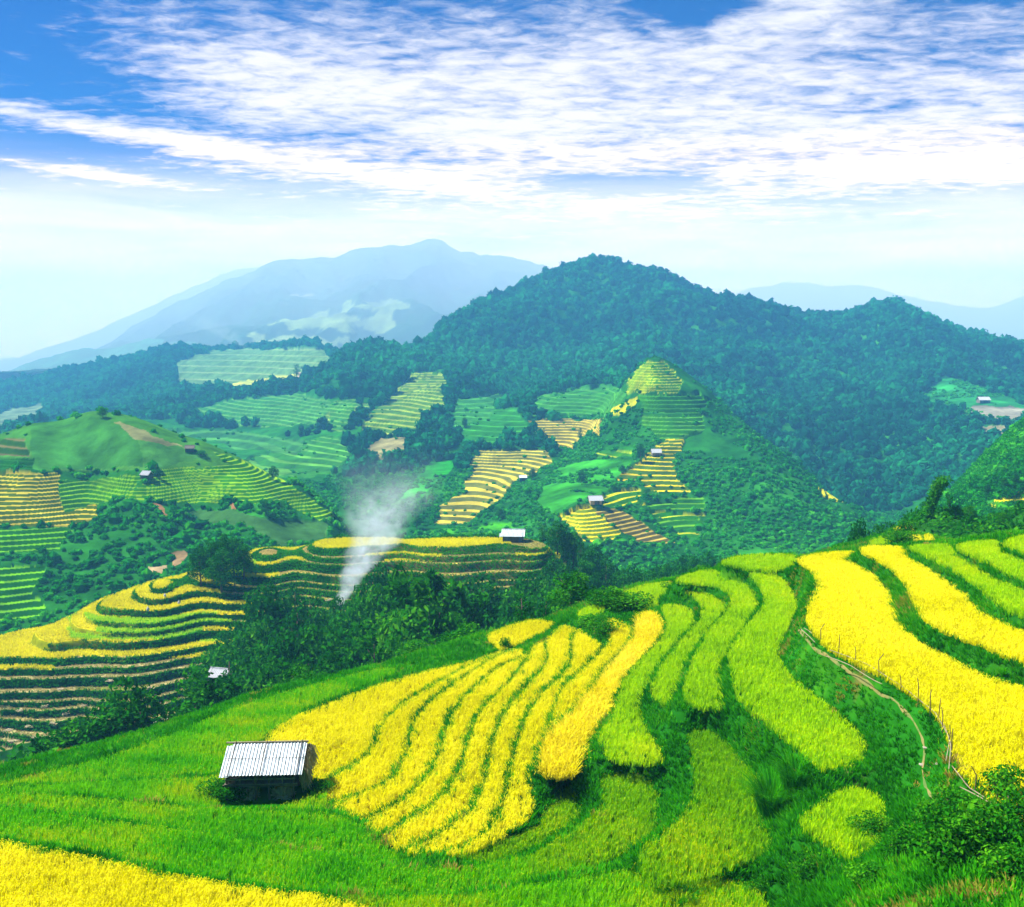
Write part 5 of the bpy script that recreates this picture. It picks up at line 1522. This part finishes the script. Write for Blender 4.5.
def small_hut(loc, w, dp, hw, hr, rz, wall, lab, roofmat='tin', over=.3, door=(-.15, .3)):
    """little field house: four walls with a door gap, two roof slopes, corner posts"""
    o = empty('small_hut', loc, rz); tag(o, lab, 'hut')
    mb = MB(); t_ = .06
    x0, x1 = door[0] * w, door[1] * w
    mb.box(((-w / 2 + x0) / 2, -dp / 2, hw / 2), (x0 + w / 2, t_, hw)); mb.box(((w / 2 + x1) / 2, -dp / 2, hw / 2), (w / 2 - x1, t_, hw)); mb.box(((x0 + x1) / 2, -dp / 2 + .004, hw * .92), (x1 - x0, t_, hw * .16))
    mb.box((0, dp / 2, hw / 2), (w, t_, hw)); mb.box((-w / 2 + t_ / 2, 0, hw / 2 - .004), (t_, dp - t_ * 1.2, hw)); mb.box((w / 2 - t_ / 2, 0, hw / 2 - .004), (t_, dp - t_ * 1.2, hw))
    for s in (-1, 1):
        xx = s * (w / 2 - t_ / 2)
        mb.add([[xx - .03, -dp / 2, hw], [xx - .03, dp / 2, hw], [xx - .03, 0, hw + hr - .05], [xx + .03, -dp / 2, hw], [xx + .03, dp / 2, hw], [xx + .03, 0, hw + hr - .05]], [[0, 1, 4, 3], [1, 2, 5, 4], [2, 0, 3, 5]], [[0, 2, 1], [3, 4, 5]])
    mb.build('wall', M[wall], o)
    mb = MB(); corrugated(mb, -w / 2 - over, w / 2 + over, (-dp / 2 - over, hw - hr * over * 2 / dp + .05), (0.02, hw + hr), .3, .04, .03); r = mb.build('roof', M[roofmat], o)
    mb = MB(); corrugated(mb, -w / 2 - over, w / 2 + over, (dp / 2 + over, hw - hr * over * 2 / dp + .05), (-.02, hw + hr + .01), .3, .04, .03); mb.build('rear_roof', M[roofmat], r)
    mb = MB(); mb.tube([[-w / 2 - over, 0, hw + hr + .06], [w / 2 + over, 0, hw + hr + .06]], .07, 6); mb.build('ridge_cap', M[roofmat], r)
    for sx in (-1, 1):
        mb = MB(); mb.tube([[sx * (w / 2 + .02), -dp / 2 - over * .6, -.3], [sx * (w / 2 + .02), -dp / 2 - over * .6, hw - .02]], .07, 6); mb.build('post', M['timber'], o)
    mb = MB(); mb.box(((x0 + x1) / 2, -dp / 2 + .05, hw * .42), (x1 - x0 - .04, .04, hw * .84)); mb.build('door', M['timber'], o)
    return o


q_ = t1_at(513., 236.5)
bh = small_hut((q_[0] + .1, q_[1], q_[2] - .1), 4.7, 3.6, 1.9, 1.15, radians(-4), 'blueboard', 'blue-walled hut with a white tin roof at the right end of the harvested terraces', 'tin', .45)
mb = MB(); corrugated(mb, -3.3, -2.3, (-1.9, 1.55), (.3, 2.0), .3, .03, .03); mb.build('lean_to_roof', M['tin'], bh)
q_ = HILL.hit(595., 504., 330, 560)
small_hut(q_, 5.2, 4.2, 2.3, 1.5, radians(10), 'clay', 'white-roofed hut on top of the golden knoll of the spur', 'white', .7)
q_ = HILL.hit(656., 456., 400, 640)
small_hut(q_, 4.6, 4.0, 1.9, 1.6, radians(4), 'plank', 'white-roofed hut high on the spur beside a dark tree', 'white', .5)
q_ = HILL.hit(147., 479., 300, 460)
small_hut(q_, 3.4, 3.0, 1.8, 1.2, radians(-20), 'timber', 'dark pale-roofed hut at the left end of the lime terraces', 'white', .4)
q_ = HILL.hit(190., 452., 300, 460)
small_hut(q_, 3.2, 2.6, 1.7, 1.0, radians(10), 'timber', 'dark little hut highest on the shoulder of the dome hill', 'plank', .4)
q_ = HILL.hit(252., 463., 300, 460)
small_hut(q_, 2.6, 2.2, 1.5, .9, radians(5), 'timber', 'tiny dark hut near the right rim of the dome hill', 'plank', .3)
q_ = HILL.hit(523., 481., 400, 760)
small_hut(q_, 4.0, 3.0, 2.0, 1.1, radians(5), 'blueboard', 'small grey-blue hut at the edge of the straw-coloured paddies', 'tin', .3)
q_ = HILL.hit(983., 403., 600, 1100)
small_hut(q_, 9, 6, 3.0, 2.2, radians(5), 'plank', 'small pale house in the clearing on the right of the forest mountain', 'white', .8)
q_ = t1_at(218., 152.); z_ = uv(214., 672.)[1] * 152
small_hut((q_[0], q_[1], z_ - 1.9), 2.6, 2.4, 1.7, .8, radians(-15), 'plank', 'white-roofed hut half hidden at the left end of the dark wood', 'white', .4)
q_ = t1_at(328., 184.); z_ = uv(328., 618.)[1] * 184
small_hut((q_[0], q_[1], q_[2]), 2.4, 2.0, 1.6, .8, radians(10), 'plank', 'small grey shed at the foot of the smoke plume', 'tin', .25)

# pale yard with boards below the lower terraces, left of the hut
q_ = [at(a, b, d) for a, b, d in ((140, 745, 104), (176, 740, 104), (178, 722, 112), (150, 724, 112))]
mb = MB()
M['concrete'] = plain_mat('pale_concrete', (.40, .34, .32), (.55, .48, .46), 1.2, .9)
cx = np.mean([p[0] for p in q_]); cy = np.mean([p[1] for p in q_])
zy = max(nearest_ground(p[0], p[1]) for p in q_)
mb.box((0, 0, 0), (3.6, 8, .3)); o = mb.build('concrete_pad', M['concrete']); o.location = (cx, cy, max(zy, np.mean([p[2] for p in q_])))
tag(o, 'small pale concrete drying floor beside the tree clump left of the hut', 'drying floor')

# ================================================================ BAMBOO RAIL
def rail_pts(L_, z, d=None):
    return [A(a, b, z) for a, b in L_]


f = empty('bamboo_rail', A(930, 700, -15.3)); tag(f, 'long pale bamboo rail with thin stakes along the edge of the largest golden paddy', 'fence')
base = np.array(f.location)
RL = [[(801, 629), (815, 643)], [(804, 628), (812, 634)], [(826, 656), (850, 666), (868, 676), (882, 684)], [(830, 650), (868, 665), (906, 688), (935, 712), (950, 740), (946, 760)], [(943, 722), (951, 745), (949, 768)], [(952, 766), (968, 788), (1000, 806), (1030, 822), (1060, 838)], [(960, 787), (990, 804), (1024, 824)]]
for pts in RL:
    P = np.array(rail_pts(pts, -15.15)) - base
    s = np.linspace(0, len(P) - 1, 4 * len(P)); P2 = np.stack([np.interp(s, np.arange(len(P)), P[:, i]) for i in range(3)], 1)
    P2[:, 2] += .04 * np.sin(s * 2.1)
    mb = MB(); mb.tube(P2, .02, 6); mb.build('rail', M['bamboo'], f, smooth=True)
for a, b in ((822, 640), (838, 652), (856, 662), (880, 674), (902, 688), (918, 700), (931, 712), (938, 718), (943, 728), (948, 742), (953, 752), (975, 792), (995, 803), (1010, 812), (1030, 824)):
    p = np.array(A(a, b, -15.2)) - base; l_ = random.uniform(.6, 1.0)
    mb = MB(); mb.tube([p + [0, 0, -.9], p + [random.uniform(-.1, .1), 0, l_ - .3], p + [random.uniform(-.2, .2), .05, l_]], [.022, .02, .014], 5); mb.build('stake', M['stake'], f)

# pale stones beside the path
M['stone'] = plain_mat('pale_stone', (.22, .2, .14), (.34, .31, .24), 3, .9, bump=.02)
for k, (a, b) in enumerate(((925, 750), (922, 766), (937, 766))):
    q_ = near_hit(a, b)
    V = ICO2[0] * (1 + .18 * rng.normal(size=(len(ICO2[0]), 1))) * np.array([.15, .12, .05]) * random.uniform(.6, 1.2)
    o = mesh_np('stone', V, [ICO2[1]], M['stone'], smooth=False); o.location = (q_[0], q_[1], float(nz_at(q_[0], q_[1])) + .05); o.rotation_euler = (0, 0, random.uniform(0, 6))
    tag(o, 'pale stone lying beside the lower end of the trodden path', 'stone', 'pale stones beside the path')

# white harvest sacks on the terraces
for (a, b, lab) in ((148, 612, 'white harvest sack on the lowest golden step of the three sacks'), (165, 598, 'white harvest sack highest on the bend of the terraced hill'), (179, 605, 'white harvest sack on the right-hand step of the three at the hill bend')):
    q_ = T1.hit(float(a), float(b), 160, 240)
    V = ICO2[0].copy(); V[:, 2] = np.sign(V[:, 2]) * np.abs(V[:, 2]) ** .7; V = V * np.array([.3, .24, .48]); V[:, :2] *= (1 - .45 * np.clip((V[:, 2:3] - .2) / .3, 0, 1))
    mb = MB(); mb.add(V + [0, 0, .42], (), ICO2[1]); mb.tube([[0, 0, .82], [0, 0, .9], [.02, 0, 1.0]], [.06, .05, .12], 8)
    o = mb.build('sack', M['white'], smooth=True); o.location = tuple(q_); tag(o, lab, 'sack')

# cut straw sheaves on the lowest terraces
k = 0
for (a, b) in [(8, 731), (30, 728), (52, 724), (66, 716), (20, 712), (44, 708), (85, 706), (96, 712), (14, 742), (36, 739), (300, 602), (330, 601), (360, 612), (470, 619), (490, 626), (520, 627), (540, 640), (250, 640), (150, 690), (110, 683), (60, 690), (190, 676)]:
    q_ = T1.hit(float(a), float(b), 158, 240)
    n = 60; P = rng.normal(0, 1, (n, 3)) * [.22, .12, .09]; t_ = np.c_[rng.uniform(.2, .4, n), rng.normal(0, .1, n), rng.normal(0, .08, n)]
    s = np.tile([0, .05, .03], (n, 1))
    V = np.stack([P - t_ - s, P - t_ + s, P + t_ + s, P + t_ - s], 1).reshape(-1, 3)
    o = mesh_np('straw_sheaf', V, [np.arange(n * 4).reshape(-1, 4)], M['thatch']); o.location = (q_[0], q_[1], q_[2] + .12); o.rotation_euler = (0, 0, random.uniform(-.3, .3))
    tag(o, 'sheaf of cut straw lying on a harvested step of the terraced hill', 'straw sheaf', 'straw sheaves on the harvested steps')

# ================================================================ SMOKE
def smoke(name, pts, dens, col, lab, sc=.25, pw_=2.0, lo=.36):
    """a plume: hull of widening rings; inside, smoke that thins towards the hull and with height"""
    m, t, N = nt(name)
    Ln = t.links.new
    P = np.array([p[:3] for p in pts]) - np.array(pts[0][:3]); R_ = np.array([p[3] for p in pts]); top = P[-1, 2]
    tc = N('ShaderNodeTexCoord'); sp_ = N('ShaderNodeSeparateXYZ'); Ln(tc.outputs['Object'], sp_.inputs[0])
    zn = N('ShaderNodeMath', operation='DIVIDE', i_1=float(top)); Ln(sp_.outputs[2], zn.inputs[0])

    def along(vals):
        lo_, hi_ = float(min(vals)), float(max(vals)) + 1e-4
        fc = N('ShaderNodeFloatCurve'); cu = fc.mapping.curves[0]
        xs = P[:, 2] / top; ys_ = (np.array(vals) - lo_) / (hi_ - lo_)
        cu.points[0].location = (0, float(ys_[0])); cu.points[-1].location = (1, float(ys_[-1]))
        for a_, b_ in list(zip(xs, ys_))[1:-1]: cu.points.new(float(a_), float(b_))
        fc.mapping.update()
        Ln(zn.outputs[0], fc.inputs['Value'])
        mr = N('ShaderNodeMapRange', i_3=lo_, i_4=hi_); Ln(fc.outputs[0], mr.inputs[0])
        return mr.outputs[0]

    def math(op, a_, b_=None):
        n = N('ShaderNodeMath', operation=op)
        for k_, v_ in enumerate((a_, b_)):
            if v_ is None: continue
            if isinstance(v_, (int, float)): n.inputs[k_].default_value = v_
            else: Ln(v_, n.inputs[k_])
        return n.outputs[0]
    dx = math('SUBTRACT', sp_.outputs[0], along(P[:, 0])); dy = math('SUBTRACT', sp_.outputs[1], along(P[:, 1]))
    R2 = along(R_)
    q2 = math('DIVIDE', math('ADD', math('MULTIPLY', dx, dx), math('MULTIPLY', dy, dy)), math('MULTIPLY', R2, R2))
    edge = N('ShaderNodeMapRange', interpolation_type='SMOOTHSTEP', i_1=0.0, i_2=.8, i_3=1.0, i_4=0.0); Ln(q2, edge.inputs[0])
    nz = N('ShaderNodeTexNoise', i_Scale=sc, i_Detail=5.0, i_Roughness=.62, i_Distortion=1.3); Ln(tc.outputs['Object'], nz.inputs['Vector'])
    mr = N('ShaderNodeMapRange', i_1=lo, i_2=.68, i_3=0.0, i_4=1.0); Ln(nz.outputs['Fac'], mr.inputs[0])
    fade = N('ShaderNodeMapRange', i_1=0.0, i_2=1.0, i_3=1.0, i_4=0.0); Ln(zn.outputs[0], fade.inputs[0])
    f = math('POWER', fade.outputs[0], pw_)
    dn = math('MULTIPLY', math('MULTIPLY', math('MULTIPLY', edge.outputs[0], mr.outputs[0]), f), dens)
    pv = N('ShaderNodeVolumePrincipled'); pv.inputs['Color'].default_value = col4(col); Ln(dn, pv.inputs['Density'])
    o_ = N('ShaderNodeOutputMaterial'); Ln(pv.outputs[0], o_.inputs['Volume'])
    mb = MB(); mb.tube(P, R_ * 1.0, 14)
    o = mb.build(name, m, smooth=True); o.location = tuple(float(v) for v in pts[0][:3])
    tag(o, lab, None, None, 'stuff')


def pl(a, b, d, r): return (*[float(v) for v in at(float(a), float(b), d)], r)


smoke('smoke', [pl(340, 606, 183, .8), pl(343, 596, 183.5, 1.8), pl(350, 586, 185, 2.5), pl(352, 576, 187, 3.2), pl(362, 564, 190, 4.3), pl(366, 553, 194, 5.6), pl(377, 540, 199, 6.8), pl(378, 522, 206, 9), pl(390, 498, 215, 13), pl(390, 468, 226, 17), pl(408, 430, 242, 22)], SMOKE_D, (.88, .95, 1), 'white smoke rising from a fire below the harvested terraces', .2, 3.8, .36)
smoke('smoke', [pl(246, 348, 1350, 6), pl(236, 341, 1360, 14), pl(224, 333, 1380, 24), pl(208, 324, 1400, 36), pl(192, 312, 1420, 46)], SMOKE_D * .012, (.95, .97, 1), 'distant pale smoke drifting over the far fields on the left', .03, 1.2)
# ================================================================ SKY, SUN, HAZE
SUN_EL, SUN_AZ = 53.0, -78.0      # azimuth clockwise from the view direction
wd = bpy.data.worlds.new('World'); SC.world = wd; wd.use_nodes = True
t = wd.node_tree; t.nodes.clear()
N = lambda k, **kw: _mk(t, k, kw)
L = lambda a, b: t.links.new(a, b)


def Mt(op, a, b=None, c=None, clamp=False):
    n = N('ShaderNodeMath', operation=op, use_clamp=clamp)
    for i, v in enumerate((a, b, c)):
        if v is None: continue
        if isinstance(v, (int, float)): n.inputs[i].default_value = v
        else: L(v, n.inputs[i])
    return n.outputs[0]


def mixc(fac, a, b):
    n = N('ShaderNodeMix', data_type='RGBA')
    if isinstance(fac, (int, float)): n.inputs[0].default_value = fac
    else: L(fac, n.inputs[0])
    for i, v in ((6, a), (7, b)):
        if isinstance(v, tuple): n.inputs[i].default_value = col4(v)
        else: L(v, n.inputs[i])
    return n.outputs[2]


sky = N('ShaderNodeTexSky')
sky.sky_type = 'NISHITA'; sky.sun_disc = False
sky.sun_elevation = radians(SUN_EL); sky.sun_rotation = radians(SUN_AZ)
sky.air_density = 1.0; sky.dust_density = 0.2; sky.ozone_density = 4.0
hs = N('ShaderNodeHueSaturation', i_Saturation=2.3, i_Value=SKY_V)
L(sky.outputs[0], hs.inputs['Color'])
tin = N('ShaderNodeMix', data_type='RGBA', blend_type='MULTIPLY'); tin.inputs[0].default_value = 1.0; tin.inputs[7].default_value = (.10, .42, 1.0, 1)
L(hs.outputs[0], tin.inputs[6])
tc = N('ShaderNodeTexCoord')
sep = N('ShaderNodeSeparateXYZ'); L(tc.outputs['Generated'], sep.inputs[0])
X_, Y_, Z_ = sep.outputs
az = Mt('ARCTAN2', X_, Y_)
el = Mt('ARCSINE', Z_)
zc_ = Mt('MAXIMUM', Z_, 0.015)
den = Mt('ADD', zc_, .05)
ux, uy = Mt('DIVIDE', X_, den), Mt('DIVIDE', Y_, den)
cv = N('ShaderNodeCombineXYZ'); L(ux, cv.inputs[0]); L(uy, cv.inputs[1])


def noise(scale, rot, st, detail=8.0, rough=.6, dist=0.0, seed=0.0):
    mp = N('ShaderNodeMapping'); mp.inputs['Rotation'].default_value = (0, 0, radians(rot)); mp.inputs['Scale'].default_value = st
    mp.inputs['Location'].default_value = (seed, seed * .7, 0)
    L(cv.outputs[0], mp.inputs[0])
    n = N('ShaderNodeTexNoise', i_Scale=scale, i_Detail=detail, i_Roughness=rough, i_Distortion=dist)
    L(mp.outputs[0], n.inputs['Vector'])
    return n.outputs['Fac']


def blob(px, py, sx, sy, amp, tilt=0.0):
    a0, e0 = (px - 512) / 1000, (345 - py) / 1000
    da, de = Mt('SUBTRACT', az, a0), Mt('SUBTRACT', el, e0)
    ct, st = cos(tilt), sin(tilt)
    p = Mt('ADD', Mt('MULTIPLY', da, ct), Mt('MULTIPLY', de, st))
    q = Mt('SUBTRACT', Mt('MULTIPLY', de, ct), Mt('MULTIPLY', da, st))
    p = Mt('DIVIDE', p, sx / 1000); q = Mt('DIVIDE', q, sy / 1000)
    r = Mt('ADD', Mt('MULTIPLY', p, p), Mt('MULTIPLY', q, q))
    return Mt('MULTIPLY', Mt('POWER', 2.71828, Mt('MULTIPLY', r, -1.0)), amp)


# banks of thin high cloud lying where the photograph has them (directions in the sky)
cov = None
for b in CLOUDS:
    g = blob(*b)
    cov = g if cov is None else Mt('ADD', cov, g)
n_big = noise(.9, 15, (1, .75, 1), 7, .62, .6, 3)
n_wisp = noise(3.0, 24, (.5, .9, 1), 9, .66, .8, 11)
n_fine = noise(17.0, -28, (.55, .8, 1), 6, .62, .4, 23)
det = Mt('ADD', Mt('MULTIPLY', Mt('SUBTRACT', n_big, .5), 1.5), Mt('MULTIPLY', Mt('SUBTRACT', n_wisp, .5), 2.2))
det = Mt('ADD', det, Mt('MULTIPLY', Mt('SUBTRACT', n_fine, .5), 2.3))
cl = Mt('ADD', cov, det)
cl = Mt('SUBTRACT', cl, .12)
mr = N('ShaderNodeMapRange', interpolation_type='SMOOTHSTEP', i_1=-.2, i_2=1.35, i_3=0.0, i_4=1.0); L(cl, mr.inputs[0])
# low veil of cloud towards the horizon
vl = N('ShaderNodeMapRange', interpolation_type='SMOOTHSTEP', i_1=.055, i_2=.205, i_3=1.0, i_4=0.0); L(el, vl.inputs[0])
cs = N('ShaderNodeCombineXYZ'); L(Mt('MULTIPLY', az, 5.0), cs.inputs[0]); L(Mt('MULTIPLY', el, 55.0), cs.inputs[1])
ns = N('ShaderNodeTexNoise', i_Scale=1.0, i_Detail=6.0, i_Roughness=.6, i_Distortion=.6); L(cs.outputs[0], ns.inputs['Vector'])
stk = N('ShaderNodeMapRange', i_1=.35, i_2=.65, i_3=.62, i_4=1.15); L(ns.outputs['Fac'], stk.inputs[0])
lowkeep = N('ShaderNodeMapRange', i_1=.05, i_2=.10, i_3=1.0, i_4=0.0); L(el, lowkeep.inputs[0])
veil = Mt('MULTIPLY', vl.outputs[0], Mt('MAXIMUM', stk.outputs[0], lowkeep.outputs[0]), clamp=True)
cm = Mt('MAXIMUM', Mt('MULTIPLY', mr.outputs[0], .95), veil)
rp = N('ShaderNodeValToRGB'); els = rp.color_ramp.elements
while len(els) < 5: els.new(.5)
for e_, (p_, c_) in zip(els, ((0.0, (17, 9.8, 7.6)), (.12, (11.5, 6.3, 4.9)), (.25, (4.1, 2.45, 2.0)), (.5, (1.6, 1.28, 1.12)), (.85, (1.22, 1.12, 1.05)))):
    e_.position = p_; e_.color = col4(tuple(v * CLOUD_V for v in c_))
L(Mt('MULTIPLY', el, 2.5), rp.inputs[0])
# the bright veil lies over the far valley; behind the viewer the sky is dimmed to cut fill on faces turned this way
fr_ = N('ShaderNodeMapRange', interpolation_type='SMOOTHSTEP', i_1=-.1, i_2=.7, i_3=.12, i_4=1.0); L(Y_, fr_.inputs[0])
colr = mixc(Mt('MULTIPLY', cm, fr_.outputs[0]), tin.outputs[2], rp.outputs[0])
bg = N('ShaderNodeBackground', i_Strength=SKY_S); L(colr, bg.inputs[0])
wo = N('ShaderNodeOutputWorld'); L(bg.outputs[0], wo.inputs[0])

sd = bpy.data.lights.new('sun', 'SUN'); sd.energy = SUN_E; sd.angle = radians(.6); sd.color = (1, .955, .87)
sun = bpy.data.objects.new('sun', sd); C.objects.link(sun)
sv = Vector((sin(radians(SUN_AZ)) * cos(radians(SUN_EL)), cos(radians(SUN_AZ)) * cos(radians(SUN_EL)), sin(radians(SUN_EL))))
sun.rotation_euler = sv.to_track_quat('Z', 'Y').to_euler()
sun.location = (0, 0, 500)

if HAZE:
    m, tt, NN = nt('haze_air')
    pv = NN('ShaderNodeVolumePrincipled')
    pv.inputs['Color'].default_value = col4(HAZE_C); pv.inputs['Density'].default_value = HAZE
    pv.inputs['Anisotropy'].default_value = HAZE_G
    oo = NN('ShaderNodeOutputMaterial'); tt.links.new(pv.outputs[0], oo.inputs['Volume'])
    hb = MB(); hb.box((0, 0, (345 - 241.5) / 2), (10400, 10400, 345 + 241.5))
    ho = hb.build('haze', m)
    tag(ho, 'thin blue air filling the valley', None, None, 'stuff')
    m, tt, NN = nt('mist_air')
    pv = NN('ShaderNodeVolumePrincipled')
    pv.inputs['Color'].default_value = col4(MIST_C); pv.inputs['Density'].default_value = MIST
    oo = NN('ShaderNodeOutputMaterial'); tt.links.new(pv.outputs[0], oo.inputs['Volume'])
    hb = MB(); hb.box((0, (1842 + 5150) / 2, (342 - 241.2) / 2), (10200, 5150 - 1842, 342 + 241.2))
    tag(hb.build('mist', m), 'white mist lying over the far valley', None, None, 'stuff')

SC.view_settings.view_transform = 'Standard'; SC.view_settings.look = 'None'
SC.view_settings.exposure = EXPO; SC.view_settings.gamma = 1.0
SC.cycles.use_denoising = True
try: SC.cycles.denoiser = 'OPENIMAGEDENOISE'
except Exception: pass
SC.cycles.max_bounces = 6; SC.cycles.diffuse_bounces = 3; SC.cycles.transmission_bounces = 3; SC.cycles.transparent_max_bounces = 8
SC.cycles.volume_bounces = 4
SC.cycles.use_adaptive_sampling = False
SC.cycles.caustics_reflective = False; SC.cycles.caustics_refractive = False
